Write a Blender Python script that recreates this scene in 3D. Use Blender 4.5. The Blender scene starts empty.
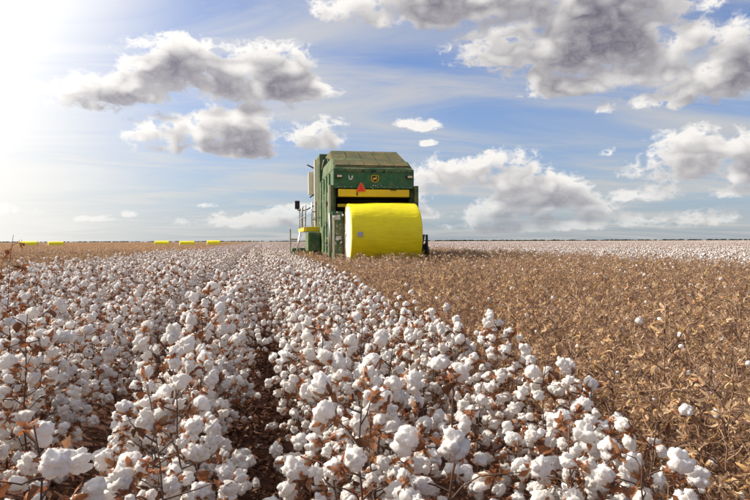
import bpy, bmesh, math, random
import numpy as np
from mathutils import Vector, Matrix, noise as mnoise

R = math.radians
SC = bpy.context.scene
COL = SC.collection
rng = np.random.default_rng(11)
random.seed(5)

# ------------------------------------------------------------------ camera
CAM_H, F, PX, HORY, YAW = 1.5, 640.0, 375.0, 241.0, R(10.0)
cam_d = bpy.data.cameras.new('camera')
cam = bpy.data.objects.new('camera', cam_d)
COL.objects.link(cam)
cam_d.sensor_fit = 'HORIZONTAL'
cam_d.sensor_width = 36.0
cam_d.lens = 36.0 * F / 750.0
cam_d.clip_start = 0.05
cam_d.clip_end = 20000.0
cam.matrix_world = (Matrix.Translation((0, 0, CAM_H)) @ Matrix.Rotation(-YAW, 4, 'Z')
                    @ Matrix.Rotation(R(90.0) - math.atan(9.0 / F), 4, 'X') @ Matrix.Rotation(R(-0.17), 4, 'Z'))
SC.camera = cam

# ------------------------------------------------------------------ sun, sky, exposure
SUN_AZ, SUN_EL = R(-64.0), R(36.0)          # azimuth from the rows' direction (+Y), negative = left
SUN_DIR = Vector((math.sin(SUN_AZ) * math.cos(SUN_EL), math.cos(SUN_AZ) * math.cos(SUN_EL), math.sin(SUN_EL)))
sun_d = bpy.data.lights.new('sun', 'SUN')
sun_d.energy = 3.3
sun_d.angle = R(0.55)
sun_d.color = (1.0, 0.93, 0.82)
sun = bpy.data.objects.new('sun', sun_d)
COL.objects.link(sun)
sun.rotation_euler = (-SUN_DIR).to_track_quat('-Z', 'Y').to_euler()

SC.view_settings.view_transform = 'Standard'
SC.view_settings.look = 'None'
SC.view_settings.exposure = 0.92
SC.view_settings.gamma = 1.0
SC.view_settings.use_curve_mapping = False
SC.render.engine = 'CYCLES'
SC.cycles.use_denoising = True
SC.cycles.max_bounces = 7
SC.cycles.diffuse_bounces = 4
SC.cycles.transmission_bounces = 4
SC.cycles.transparent_max_bounces = 4
SC.cycles.sample_clamp_indirect = 6.0


class NT:
    """small helper for building node trees"""
    def __init__(self, tree):
        self.t = tree
        tree.nodes.clear()

    def n(self, kind, **kw):
        nd = self.t.nodes.new(kind)
        for k, v in kw.items():
            setattr(nd, k, v)
        return nd

    def link(self, a, b):
        self.t.links.new(a, b)

    def put(self, sock, v):
        if isinstance(v, bpy.types.NodeSocket):
            self.link(v, sock)
        elif isinstance(v, (tuple, list)) and sock.type == 'RGBA' and len(v) == 3:
            sock.default_value = (*v, 1.0)
        else:
            sock.default_value = v

    def m(self, op, a, b=None, c=None, clamp=False):
        nd = self.n('ShaderNodeMath', operation=op, use_clamp=clamp)
        self.put(nd.inputs[0], a)
        if b is not None:
            self.put(nd.inputs[1], b)
        if c is not None:
            self.put(nd.inputs[2], c)
        return nd.outputs[0]

    def vm(self, op, a, b=None):
        nd = self.n('ShaderNodeVectorMath', operation=op)
        self.put(nd.inputs[0], a)
        if b is not None:
            self.put(nd.inputs[1], b)
        return nd.outputs['Value'] if op in ('DOT_PRODUCT', 'LENGTH') else nd.outputs[0]

    def smooth(self, v, lo, hi, a=0.0, b=1.0):
        nd = self.n('ShaderNodeMapRange', interpolation_type='SMOOTHSTEP')
        for i, x in enumerate((v, lo, hi, a, b)):
            self.put(nd.inputs[i], x)
        return nd.outputs[0]

    def mix(self, f, a, b, blend='MIX'):
        nd = self.n('ShaderNodeMix', data_type='RGBA', blend_type=blend)
        self.put(nd.inputs[0], f)
        self.put(nd.inputs[6], a)
        self.put(nd.inputs[7], b)
        return nd.outputs[2]

    def noise(self, vec, scale, detail=4.0, rough=0.55, dist=0.0, color=False):
        nd = self.n('ShaderNodeTexNoise')
        if vec is not None:
            self.link(vec, nd.inputs['Vector'])
        nd.inputs['Scale'].default_value = scale
        nd.inputs['Detail'].default_value = detail
        nd.inputs['Roughness'].default_value = rough
        nd.inputs['Distortion'].default_value = dist
        return nd.outputs['Color'] if color else nd.outputs['Fac']


def px_sky(px, py):
    t = (px - PX) / F
    return math.degrees(YAW + math.atan(t)), math.degrees(math.atan((HORY - py) / F / math.sqrt(1 + t * t)))


CLOUD_W, CLOUD_G = 5.2, 1.02
OCT = ((8.0, 0.75, 0.0), (17.0, 0.60, 0.60), (36.0, 0.32, 0.58), (78.0, 0.16, 0.40), (165.0, 0.10, 0.24), (350.0, 0.07, 0.12))


def build_world():
    w = bpy.data.worlds.new('World')
    SC.world = w
    w.use_nodes = True
    N = NT(w.node_tree)
    out = N.n('ShaderNodeOutputWorld')
    bg = N.n('ShaderNodeBackground')
    bg.inputs['Strength'].default_value = 0.10
    N.link(bg.outputs[0], out.inputs['Surface'])
    sky = N.n('ShaderNodeTexSky', sky_type='NISHITA')
    sky.sun_disc = False
    sky.sun_elevation = SUN_EL
    sky.sun_rotation = SUN_AZ
    sky.altitude = 200.0
    sky.air_density = 1.0
    sky.dust_density = 1.2
    sky.ozone_density = 1.6
    tc = N.n('ShaderNodeTexCoord')
    d = N.vm('NORMALIZE', tc.outputs['Generated'])
    sp = N.n('ShaderNodeSeparateXYZ')
    N.link(d, sp.inputs[0])
    X, Y, Z = sp.outputs
    az = N.m('MULTIPLY', N.m('ARCTAN2', X, Y), 57.29578)
    el = N.m('MULTIPLY', N.m('ARCSINE', Z), 57.29578)
    # angle to the sun, for the forward scattering of thin cloud
    cosun = N.vm('DOT_PRODUCT', d, tuple(SUN_DIR))
    c01 = N.m('MAXIMUM', cosun, 0.0)
    halo = N.m('POWER', c01, 4.0)
    wide = N.m('POWER', c01, 2.5)
    # coordinates on a flat cloud sheet high above (perspective streaks)
    zz = N.m('ADD', N.m('MAXIMUM', Z, 0.0), 0.10)
    cp = N.n('ShaderNodeCombineXYZ')
    N.link(N.m('DIVIDE', X, zz), cp.inputs[0])
    N.link(N.m('DIVIDE', Y, zz), cp.inputs[1])
    mp = N.n('ShaderNodeMapping')
    N.link(cp.outputs[0], mp.inputs[0])
    mp.inputs['Rotation'].default_value = (0, 0, R(28))
    mp.inputs['Scale'].default_value = (0.55, 1.5, 1)
    ci = N.noise(mp.outputs[0], 0.85, 7.0, 0.58, 0.8)
    veil = N.m('ADD', N.smooth(ci, 0.35, 0.70, 0.08, 0.80), N.m('MULTIPLY', wide, 0.40), clamp=True)
    sheet = N.m('ADD', N.smooth(N.m('ADD', az, N.m('MULTIPLY', ci, 16.0)), 12.0, -14.0, 0.0, 0.92), N.smooth(az, -150.0, -110.0, -0.85, 0.0), clamp=True)
    veil = N.m('MAXIMUM', veil, sheet)
    glow = N.m('MULTIPLY', sheet, N.m('ADD', 0.55, N.m('MULTIPLY', halo, 2.8)))
    lowhaze = N.smooth(el, 16.0, 0.0, 0.0, 0.55)
    vc = N.n('ShaderNodeVectorMath', operation='SCALE')
    vc.inputs[0].default_value = (1.0, 0.975, 0.93)
    N.link(N.m('ADD', N.m('ADD', 3.3, glow), N.m('ADD', N.m('MULTIPLY', halo, 5.2), N.m('MULTIPLY', wide, 1.5))), vc.inputs['Scale'])
    skyb = N.mix(1.0, sky.outputs[0], (0.38, 0.52, 0.76), 'MULTIPLY')
    hz = N.n('ShaderNodeVectorMath', operation='SCALE')
    hz.inputs[0].default_value = (0.86, 0.95, 1.05)
    N.link(N.m('ADD', 2.8, N.m('ADD', N.m('MULTIPLY', halo, 3.0), N.m('MULTIPLY', wide, 1.6))), hz.inputs['Scale'])
    skyb = N.mix(lowhaze, skyb, hz.outputs[0])
    base = N.mix(veil, skyb, vc.outputs[0])

    # cumulus: heaps at their own bearings and heights, broken up by fractal noise
    blobs = [  # px, py, half width, half height in the photograph, turned into bearing and height
        (125, 94, 56, 18), (200, 80, 62, 38), (178, 62, 34, 26), (264, 74, 44, 36), (225, 92, 88, 20), (70, 103, 36, 9),
        (203, 134, 54, 24), (262, 138, 58, 30), (305, 138, 36, 24), (235, 150, 66, 14),
        (430, 12, 80, 30), (500, 4, 100, 30), (327, 14, 32, 20), (365, 6, 30, 16),
        (512, 58, 50, 34), (580, 62, 90, 40), (640, 46, 76, 46), (600, 84, 80, 22), (580, 14, 95, 34),
        (742, 62, 36, 44), (712, 88, 50, 26), (655, 106, 46, 11),
        (488, 178, 58, 24), (538, 190, 50, 20), (446, 194, 44, 20), (520, 205, 80, 15), (462, 214, 80, 12), (640, 222, 90, 10),
        (690, 170, 72, 34), (742, 168, 50, 34), (680, 197, 70, 13), (560, 226, 120, 8),
        (250, 222, 60, 12), (290, 214, 36, 12),
        (410, 127, 9, 5), (424, 130, 10, 5), (426, 146, 7, 3), (610, 156, 10, 6), (710, 9, 13, 12), (14, 210, 26, 6), (93, 220, 14, 4), (210, 204, 10, 3), (130, 215, 10, 3),
    ]
    # the same kind of heaps go on round the rest of the sky
    extra = []
    r2 = random.Random(3)
    for k in range(13):
        a = 54 + k * 21.5 + r2.uniform(-3, 3)
        e = r2.choice([6, 9, 14, 22, 34]) + r2.uniform(-2, 2)
        if a > 322:
            break
        extra.append((a, e, r2.uniform(4, 10), r2.uniform(1.4, 3.4)))
    wn = N.noise(d, 7.0, 3.0, 0.5, 0.0, True)
    ws = N.n('ShaderNodeSeparateColor')
    N.link(wn, ws.inputs[0])
    azw = N.m('ADD', az, N.m('MULTIPLY', N.m('SUBTRACT', ws.outputs[0], 0.5), 4.5))
    elw = N.m('ADD', el, N.m('MULTIPLY', N.m('SUBTRACT', ws.outputs[1], 0.5), 1.5))
    lst = []
    for (px, py, rx, ry) in blobs:
        a, e = px_sky(px, py)
        a1, _ = px_sky(px + rx, py)
        _, e1 = px_sky(px, py - ry)
        lst.append((a, e, abs(a1 - a), abs(e1 - e)))
    for (a, e, ra, re) in extra:
        lst.append(((a + 180) % 360 - 180, e, ra, re))
    st = N.n('ShaderNodeMapping')
    st.inputs['Scale'].default_value = (1, 1, 1.45)
    N.link(d, st.inputs[0])
    p0 = st.outputs[0]
    wob = N.n('ShaderNodeVectorMath', operation='MULTIPLY_ADD')
    N.link(N.noise(p0, 40.0, 1.0, 0.5, 0.0, True), wob.inputs[0])
    wob.inputs[1].default_value = (0.012, 0.012, 0.012)
    N.link(p0, wob.inputs[2])
    p = wob.outputs[0]

    def heap(azel, items):
        near = None
        for (a, e, ra, re) in items:
            v = N.n('ShaderNodeVectorMath', operation='MULTIPLY_ADD')
            N.link(azel, v.inputs[0])
            v.inputs[1].default_value = (1.0 / ra, 1.0 / re, 0)
            v.inputs[2].default_value = (-a / ra, -e / re, 0)
            w2 = N.vm('MAXIMUM', v.outputs[0], N.vm('MULTIPLY', v.outputs[0], (-1.0, -2.1, 0)))
            q = N.vm('DOT_PRODUCT', w2, w2)
            if re < 0.95:
                q = N.m('MULTIPLY_ADD', q, 0.42, 0.62)
            near = q if near is None else N.m('SMOOTH_MIN', near, q, 0.35)
        return N.m('SUBTRACT', 1.0, N.m('MINIMUM', near, 2.6))

    def puffs(vec, n=6):
        tot = None
        for sc_, wf, wb in OCT[:n]:
            x = N.m('MULTIPLY_ADD', N.noise(vec, sc_, 0.0), 2.0, -1.0)
            y = N.m('MULTIPLY', x, wf * 1.6)
            if wb:
                y = N.m('MULTIPLY_ADD', N.m('ABSOLUTE', x), -wb * 1.7, y)
            tot = y if tot is None else N.m('ADD', tot, y)
        return N.m('ADD', tot, 0.95)
    ae = N.n('ShaderNodeCombineXYZ')
    N.link(azw, ae.inputs[0])
    N.link(elw, ae.inputs[1])
    hp = heap(ae.outputs[0], lst)
    dens = N.m('ADD', hp, puffs(p))
    # the same heap a step nearer the sun: how much cloud the light has crossed
    sd = SUN_DIR * 0.012 + Vector((0, 0, 0.020))
    big = [q for q in lst if q[3] > 0.85 and q[0] > -40 and q[0] < 55]
    hp2 = heap(N.vm('ADD', ae.outputs[0], (-0.7, 1.3, 0)), big)
    dens2 = N.m('ADD', hp2, puffs(N.vm('ADD', p, tuple(sd)), 3))
    alpha = N.m('POWER', N.smooth(dens, -0.35, 0.75), 1.25)
    sh1 = N.smooth(dens2, -0.45, 2.1)
    sh2 = N.smooth(dens, 0.3, 3.4, 0.0, 0.36)
    shade = N.m('ADD', N.m('MULTIPLY', sh1, 0.74), sh2, clamp=True)
    white = N.n('ShaderNodeVectorMath', operation='SCALE')
    white.inputs[0].default_value = (1.0, 0.97, 0.93)
    N.link(N.m('ADD', CLOUD_W, N.m('ADD', N.m('MULTIPLY', halo, 3.0), N.m('MULTIPLY', wide, 0.8))), white.inputs['Scale'])
    grey = N.n('ShaderNodeVectorMath', operation='SCALE')
    grey.inputs[0].default_value = (0.95, 0.90, 1.16)
    N.link(N.m('ADD', CLOUD_G, N.m('MULTIPLY', wide, 0.7)), grey.inputs['Scale'])
    cc = N.mix(shade, white.outputs[0], grey.outputs[0])
    # far heaps near the horizon fade into the air
    fade = N.smooth(el, 0.0, 6.0, 0.45, 1.0)
    fin = N.mix(N.m('MULTIPLY', alpha, fade), base, cc)
    N.link(fin, bg.inputs['Color'])
    w.cycles.sampling_method = 'MANUAL'
    w.cycles.sample_map_resolution = 512


build_world()

# ------------------------------------------------------------------ materials
MATS = {}


def new_mat(name):
    m = bpy.data.materials.new(name)
    m.use_nodes = True
    N = NT(m.node_tree)
    out = N.n('ShaderNodeOutputMaterial')
    MATS[name] = m
    return m, N, out


def island_random(N):
    g = N.n('ShaderNodeNewGeometry')
    o = N.n('ShaderNodeObjectInfo')
    return N.m('FRACT', N.m('ADD', g.outputs['Random Per Island'], N.m('MULTIPLY', o.outputs['Random'], 1.618)))


def leafy(name, cols, rough=0.75, trans=0.25, nscale=60.0, bump=0.25, namt=0.35, tint=(1.4, 1.12, 0.88)):
    """thin plant tissue: diffuse with some light coming through, colour varies piece by piece"""
    m, N, out = new_mat(name)
    r = island_random(N)
    ramp = N.n('ShaderNodeValToRGB')
    els = ramp.color_ramp.elements
    while len(els) < len(cols):
        els.new(0.5)
    for i, c in enumerate(cols):
        els[i].position = i / (len(cols) - 1)
        els[i].color = (*c, 1)
    N.link(r, ramp.inputs[0])
    tc = N.n('ShaderNodeTexCoord')
    nz = N.noise(tc.outputs['Object'], nscale, 4.0, 0.6)
    col = N.mix(N.smooth(nz, 0.35, 0.75, 0.0, namt), ramp.outputs[0], (0.05, 0.028, 0.018))
    p = N.n('ShaderNodeBsdfPrincipled')
    N.link(col, p.inputs['Base Color'])
    p.inputs['Roughness'].default_value = rough
    p.inputs['Specular IOR Level'].default_value = 0.25
    if bump:
        b = N.n('ShaderNodeBump')
        b.inputs['Strength'].default_value = bump
        b.inputs['Distance'].default_value = 0.004
        N.link(nz, b.inputs['Height'])
        N.link(b.outputs[0], p.inputs['Normal'])
    sh = p.outputs[0]
    if trans:
        t = N.n('ShaderNodeBsdfTranslucent')
        N.link(N.mix(1.0, col, tint, 'MULTIPLY'), t.inputs['Color'])
        mx = N.n('ShaderNodeMixShader')
        mx.inputs[0].default_value = trans
        N.link(sh, mx.inputs[1])
        N.link(t.outputs[0], mx.inputs[2])
        sh = mx.outputs[0]
    N.link(sh, out.inputs['Surface'])
    return m


def cotton_mat():
    m, N, out = new_mat('cotton_fibre')
    r = island_random(N)
    tc = N.n('ShaderNodeTexCoord')
    nz = N.noise(tc.outputs['Object'], 130.0, 6.0, 0.68, 0.6)
    n2 = N.noise(tc.outputs['Object'], 30.0, 3.0, 0.5)
    col = N.mix(r, (0.87, 0.82, 0.765), (0.89, 0.86, 0.83))
    col = N.mix(N.smooth(n2, 0.58, 0.82, 0.0, 0.28), col, (0.62, 0.54, 0.47))
    b = N.n('ShaderNodeBump')
    b.inputs['Strength'].default_value = 0.45
    b.inputs['Distance'].default_value = 0.005
    N.link(nz, b.inputs['Height'])
    df = N.n('ShaderNodeBsdfDiffuse')
    N.link(col, df.inputs['Color'])
    N.link(b.outputs[0], df.inputs['Normal'])
    t = N.n('ShaderNodeBsdfTranslucent')
    N.link(col, t.inputs['Color'])
    mx = N.n('ShaderNodeMixShader')
    mx.inputs[0].default_value = 0.34
    N.link(df.outputs[0], mx.inputs[1])
    N.link(t.outputs[0], mx.inputs[2])
    N.link(mx.outputs[0], out.inputs['Surface'])


cotton_mat()
leafy('dry_bur', [(0.16, 0.065, 0.035), (0.36, 0.15, 0.065), (0.46, 0.22, 0.10), (0.30, 0.115, 0.055), (0.52, 0.30, 0.16)], trans=0.28)
leafy('dry_leaf', [(0.10, 0.05, 0.03), (0.20, 0.09, 0.045), (0.30, 0.125, 0.055), (0.13, 0.07, 0.04)], trans=0.30, nscale=35)
leafy('plant_stem', [(0.075, 0.042, 0.032), (0.12, 0.07, 0.05), (0.16, 0.10, 0.065)], trans=0.0, rough=0.7, nscale=45)
PT = (1.12, 1.04, 0.98)
leafy('picked_stem', [(0.13, 0.07, 0.05), (0.24, 0.14, 0.09), (0.44, 0.29, 0.18)], trans=0.0, rough=0.7, nscale=45)
leafy('picked_bur', [(0.26, 0.15, 0.09), (0.70, 0.50, 0.29), (0.78, 0.61, 0.42), (0.40, 0.22, 0.13), (0.76, 0.58, 0.40), (0.74, 0.49, 0.19), (0.48, 0.26, 0.14), (0.70, 0.48, 0.28)], trans=0.40, namt=0.12, tint=PT)
leafy('picked_leaf', [(0.42, 0.27, 0.15), (0.64, 0.45, 0.25), (0.30, 0.18, 0.10)], trans=0.35, nscale=35, tint=PT)
leafy('litter_leaf', [(0.09, 0.045, 0.03), (0.17, 0.085, 0.05), (0.26, 0.15, 0.085), (0.12, 0.06, 0.04)], trans=0.1, nscale=35)


def soil_mat():
    m, N, out = new_mat('soil')
    g = N.n('ShaderNodeNewGeometry')
    pos = g.outputs['Position']
    a = N.noise(pos, 1.3, 6.0, 0.6)
    b = N.noise(pos, 14.0, 8.0, 0.7)
    c = N.noise(pos, 70.0, 5.0, 0.7)
    col = N.mix(a, (0.105, 0.046, 0.030), (0.19, 0.092, 0.060))
    col = N.mix(N.smooth(b, 0.45, 0.75, 0, 0.7), col, (0.068, 0.030, 0.022))
    col = N.mix(N.smooth(c, 0.60, 0.75, 0, 0.5), col, (0.30, 0.18, 0.11))
    # trash-strewn stubble colour of the land beyond the standing plants
    ln = N.vm('LENGTH', pos)
    col = N.mix(N.smooth(ln, 150.0, 700.0), col, (0.26, 0.18, 0.115))
    p = N.n('ShaderNodeBsdfPrincipled')
    N.link(col, p.inputs['Base Color'])
    p.inputs['Roughness'].default_value = 0.95
    p.inputs['Specular IOR Level'].default_value = 0.1
    bp = N.n('ShaderNodeBump')
    bp.inputs['Strength'].default_value = 0.9
    bp.inputs['Distance'].default_value = 0.03
    N.link(N.m('ADD', b, N.m('MULTIPLY', c, 0.4)), bp.inputs['Height'])
    N.link(bp.outputs[0], p.inputs['Normal'])
    N.link(p.outputs[0], out.inputs['Surface'])


soil_mat()


def paint(name, col, rough=0.45, dust=0.5, dcol=(0.36, 0.29, 0.17), metal=0.0, dscale=3.0, spec=0.4):
    """painted metal with field dust and lint lying on it"""
    m, N, out = new_mat(name)
    tc = N.n('ShaderNodeTexCoord')
    o = tc.outputs['Object']
    a = N.noise(o, dscale, 7.0, 0.65, 0.5)
    b = N.noise(o, dscale * 9, 5.0, 0.7)
    mp = N.n('ShaderNodeMapping')
    N.link(o, mp.inputs[0])
    mp.inputs['Scale'].default_value = (6.0, 6.0, 0.7)
    s = N.noise(mp.outputs[0], 2.2, 4.0, 0.6)
    f = N.m('ADD', N.m('MULTIPLY', N.smooth(a, 0.35, 0.75), dust),
            N.m('ADD', N.m('MULTIPLY', N.smooth(b, 0.5, 0.75), dust * 0.45), N.m('MULTIPLY', N.smooth(s, 0.52, 0.72), dust * 0.4)), clamp=True)
    c = N.mix(f, col, dcol)
    p = N.n('ShaderNodeBsdfPrincipled')
    N.link(c, p.inputs['Base Color'])
    p.inputs['Metallic'].default_value = metal
    p.inputs['Specular IOR Level'].default_value = spec
    N.link(N.m('ADD', rough, N.m('MULTIPLY', f, 0.4), clamp=True), p.inputs['Roughness'])
    bp = N.n('ShaderNodeBump')
    bp.inputs['Strength'].default_value = 0.12
    bp.inputs['Distance'].default_value = 0.02
    N.link(a, bp.inputs['Height'])
    N.link(bp.outputs[0], p.inputs['Normal'])
    N.link(p.outputs[0], out.inputs['Surface'])
    return m


paint('green_paint', (0.008, 0.115, 0.036), 0.38, 0.26)
paint('green_dusty', (0.020, 0.085, 0.026), 0.55, 0.75, (0.30, 0.27, 0.13))
paint('hood_screen', (0.060, 0.070, 0.026), 0.7, 0.75, (0.21, 0.14, 0.045), dscale=2.2)
paint('yellow_paint', (0.86, 0.56, 0.005), 0.38, 0.18, (0.50, 0.34, 0.10))
paint('black_paint', (0.012, 0.012, 0.013), 0.5, 0.20, (0.10, 0.085, 0.06))
paint('rubber', (0.022, 0.021, 0.020), 0.8, 0.65, (0.20, 0.13, 0.085))
paint('steel', (0.45, 0.44, 0.42), 0.35, 0.35, (0.34, 0.28, 0.19), metal=0.7)
paint('pale_parts_and_sunlit', (0.62, 0.58, 0.44), 0.5, 0.35, (0.42, 0.35, 0.22))  # pale parts; also paints the sunlit strips on the left flank
paint('lamp_lens', (0.70, 0.62, 0.42), 0.2, 0.20)
paint('red_reflector', (0.80, 0.025, 0.012), 0.35, 0.06)
paint('orange_rim', (0.80, 0.10, 0.012), 0.4, 0.06)
paint('white_decal', (0.74, 0.74, 0.70), 0.5, 0.2)
paint('grey_tag', (0.42, 0.40, 0.46), 0.5, 0.1)
paint('cab_glass', (0.03, 0.04, 0.045), 0.08, 0.10)


def wrap_mat():
    m, N, out = new_mat('yellow_wrap')
    tc = N.n('ShaderNodeTexCoord')
    o = tc.outputs['Object']
    mp = N.n('ShaderNodeMapping')
    N.link(o, mp.inputs[0])
    mp.inputs['Scale'].default_value = (1.2, 5.0, 5.0)
    a = N.noise(mp.outputs[0], 1.6, 6.0, 0.62, 0.4)
    b = N.noise(o, 2.0, 5.0, 0.65)
    sp = N.n('ShaderNodeSeparateXYZ')
    N.link(o, sp.inputs[0])
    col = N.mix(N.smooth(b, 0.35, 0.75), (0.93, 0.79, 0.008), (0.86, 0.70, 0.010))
    # browner in uneven patches towards the lower side of the wrap
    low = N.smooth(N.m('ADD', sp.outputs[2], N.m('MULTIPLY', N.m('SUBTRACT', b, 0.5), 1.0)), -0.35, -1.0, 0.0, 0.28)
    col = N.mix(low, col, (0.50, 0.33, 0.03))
    p = N.n('ShaderNodeBsdfPrincipled')
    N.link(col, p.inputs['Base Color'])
    p.inputs['Roughness'].default_value = 0.42
    p.inputs['Specular IOR Level'].default_value = 0.35
    bp = N.n('ShaderNodeBump')
    bp.inputs['Strength'].default_value = 0.6
    bp.inputs['Distance'].default_value = 0.04
    N.link(a, bp.inputs['Height'])
    N.link(bp.outputs[0], p.inputs['Normal'])
    N.link(p.outputs[0], out.inputs['Surface'])


wrap_mat()
leafy('far_foliage', [(0.030, 0.045, 0.022), (0.05, 0.06, 0.03), (0.04, 0.05, 0.03)], trans=0.1, bump=0)
leafy('far_trunk', [(0.06, 0.045, 0.035), (0.08, 0.06, 0.05)], trans=0.0, bump=0)


def M(*names):
    return [MATS[n] for n in names]


# ------------------------------------------------------------------ geometry helpers (numpy triangles)
def tag(o, label=None, cat=None, group=None, kind=None):
    if label: o['label'] = label
    if cat: o['category'] = cat
    if group: o['group'] = group
    if kind: o['kind'] = kind
    return o


class Tri:
    """triangle soup with a material index per face"""
    def __init__(self):
        self.v, self.f, self.mi, self.n = [], [], [], 0

    def add(self, V, Fc, mi=0):
        V = np.asarray(V, dtype=np.float32)
        Fc = np.asarray(Fc, dtype=np.int32)
        self.v.append(V)
        self.f.append(Fc + self.n)
        self.mi.append(np.full(len(Fc), mi, dtype=np.int32))
        self.n += len(V)

    def add_tri(self, other, mat4=None, mi=None):
        V, Fc, I = other.arrays()
        if mat4 is not None:
            V = V @ mat4[:3, :3].T + mat4[:3, 3]
        self.v.append(V.astype(np.float32))
        self.f.append(Fc + self.n)
        self.mi.append(I if mi is None else np.full(len(Fc), mi, dtype=np.int32))
        self.n += len(V)

    def arrays(self):
        if len(self.v) != 1:
            self.v, self.f, self.mi = [np.concatenate(self.v)], [np.concatenate(self.f)], [np.concatenate(self.mi)]
        return self.v[0], self.f[0], self.mi[0]

    def mesh(self, name, mats, smooth=True):
        V, Fc, I = self.arrays()
        me = bpy.data.meshes.new(name)
        me.vertices.add(len(V))
        me.vertices.foreach_set('co', V.ravel())
        me.loops.add(len(Fc) * 3)
        me.loops.foreach_set('vertex_index', Fc.ravel())
        me.polygons.add(len(Fc))
        me.polygons.foreach_set('loop_start', np.arange(0, len(Fc) * 3, 3, dtype=np.int32))
        me.polygons.foreach_set('loop_total', np.full(len(Fc), 3, dtype=np.int32))
        for m in mats:
            me.materials.append(m)
        me.polygons.foreach_set('material_index', I)
        me.polygons.foreach_set('use_smooth', np.full(len(Fc), smooth, dtype=bool))
        me.update(calc_edges=True)
        return me


def icosphere(level):
    bm = bmesh.new()
    bmesh.ops.create_icosphere(bm, subdivisions=level + 1, radius=1.0)
    bm.verts.ensure_lookup_table()
    V = np.array([v.co[:] for v in bm.verts], dtype=np.float32)
    Fc = np.array([[l.vert.index for l in f.loops] for f in bm.faces], dtype=np.int32)
    bm.free()
    V /= np.linalg.norm(V, axis=1)[:, None]
    return V, Fc


ICO = [icosphere(k) for k in range(4)]


def frame(z):
    z = np.asarray(z, float)
    z = z / (np.linalg.norm(z) + 1e-9)
    a = np.array([0, 0, 1.0]) if abs(z[2]) < 0.9 else np.array([1.0, 0, 0])
    x = np.cross(a, z); x /= np.linalg.norm(x)
    return np.stack([x, np.cross(z, x), z], axis=1)


def mat4(rot3, pos, s=1.0):
    m = np.eye(4)
    m[:3, :3] = rot3 * s
    m[:3, 3] = pos
    return m


def rotz(a):
    c, s = math.cos(a), math.sin(a)
    return np.array([[c, -s, 0], [s, c, 0], [0, 0, 1.0]])


def tube(pts, rad, sides=5):
    """tapered tube along a polyline"""
    pts = np.asarray(pts, float)
    n = len(pts)
    V = []
    for i in range(n):
        t = pts[min(i + 1, n - 1)] - pts[max(i - 1, 0)]
        fr = frame(t)
        a = np.arange(sides) * 2 * math.pi / sides
        ring = pts[i] + rad[i] * (np.cos(a)[:, None] * fr[:, 0] + np.sin(a)[:, None] * fr[:, 1])
        V.append(ring)
    Fc = []
    for i in range(n - 1):
        for j in range(sides):
            a, b = i * sides + j, i * sides + (j + 1) % sides
            c, d = a + sides, b + sides
            Fc += [(a, b, d), (a, d, c)]
    V = np.concatenate(V)
    V = np.concatenate([V, pts[-1:]])
    k = len(V) - 1
    for j in range(sides):
        Fc.append(((n - 1) * sides + j, (n - 1) * sides + (j + 1) % sides, k))
    return V, np.array(Fc)


# ---- one open cotton boll: four or five swollen locks of lint pressed together
def boll_tri(seed, level, fibres=0):
    r = np.random.default_rng(seed)
    D, Fc = ICO[level]
    nl = r.integers(4, 6)
    rad = np.full(len(D), 0.019)
    acc = rad ** 11
    stretch = r.uniform(0.95, 1.5)
    for k in range(nl):
        a = 2 * math.pi * k / nl + r.uniform(-.35, .35)
        off = r.uniform(.013, .025)
        c = np.array([math.cos(a) * off, math.sin(a) * off, r.uniform(-.004, .016)])
        s = np.array([r.uniform(.015, .0215), r.uniform(.015, .0215), r.uniform(.020, .030) * stretch])
        Q = D / s
        C = c / s
        A = (Q * Q).sum(1); B = (Q * C).sum(1); CC = (C * C).sum() - 1
        disc = B * B - A * CC
        t = np.where(disc > 0, (B + np.sqrt(np.maximum(disc, 0))) / A, 0)
        acc = acc + np.maximum(t, 0) ** 11
    for k in range(int(r.integers(0, 3))):      # a lock that has pulled loose and hangs out
        c = r.normal(0, 1, 3); c[2] = abs(c[2]) * .8
        c = c / np.linalg.norm(c) * r.uniform(.030, .040)
        s = np.full(3, r.uniform(.010, .014))
        Q = D / s; C = c / s
        A = (Q * Q).sum(1); B = (Q * C).sum(1); CC = (C * C).sum() - 1
        disc = B * B - A * CC
        t = np.where(disc > 0, (B + np.sqrt(np.maximum(disc, 0))) / A, 0)
        acc = acc + np.maximum(t, 0) ** 11
    rad = acc ** (1 / 11)
    o = r.uniform(-50, 50, 3)
    dis = np.array([mnoise.fractal(Vector(d * 2.6 + o), 0.9, 2.1, 3) for d in D])
    fine = np.array([mnoise.noise(Vector(d * 9 + o)) + .7 * mnoise.noise(Vector(d * 21 + o)) for d in D]) if level >= 2 else 0
    V = D * (rad * (1 + 0.19 * dis + 0.11 * fine))[:, None]
    V[:, 2] += 0.010
    t = Tri()
    t.add(V, Fc, 0)
    if fibres:
        for _ in range(fibres):
            i = r.integers(len(V))
            nrm = D[i] + r.normal(0, .9, 3)
            nrm /= np.linalg.norm(nrm)
            side = np.cross(nrm, r.normal(0, 1, 3)); side /= np.linalg.norm(side) + 1e-9
            L = r.uniform(.003, .010) if r.random() < .93 else r.uniform(.010, .018)
            p = V[i] * 0.97
            w = 0.0004
            mid = p + nrm * L * .6 + side * L * .12
            tip = p + nrm * L * .9 + side * L * .5 + np.array([0, 0, -L * .2])
            e = np.cross(nrm, side) * w
            t.add([p - e, p + e, mid + e * .7, mid - e * .7, tip], [(0, 1, 2), (0, 2, 3), (3, 2, 4)], 0)
    return t


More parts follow.
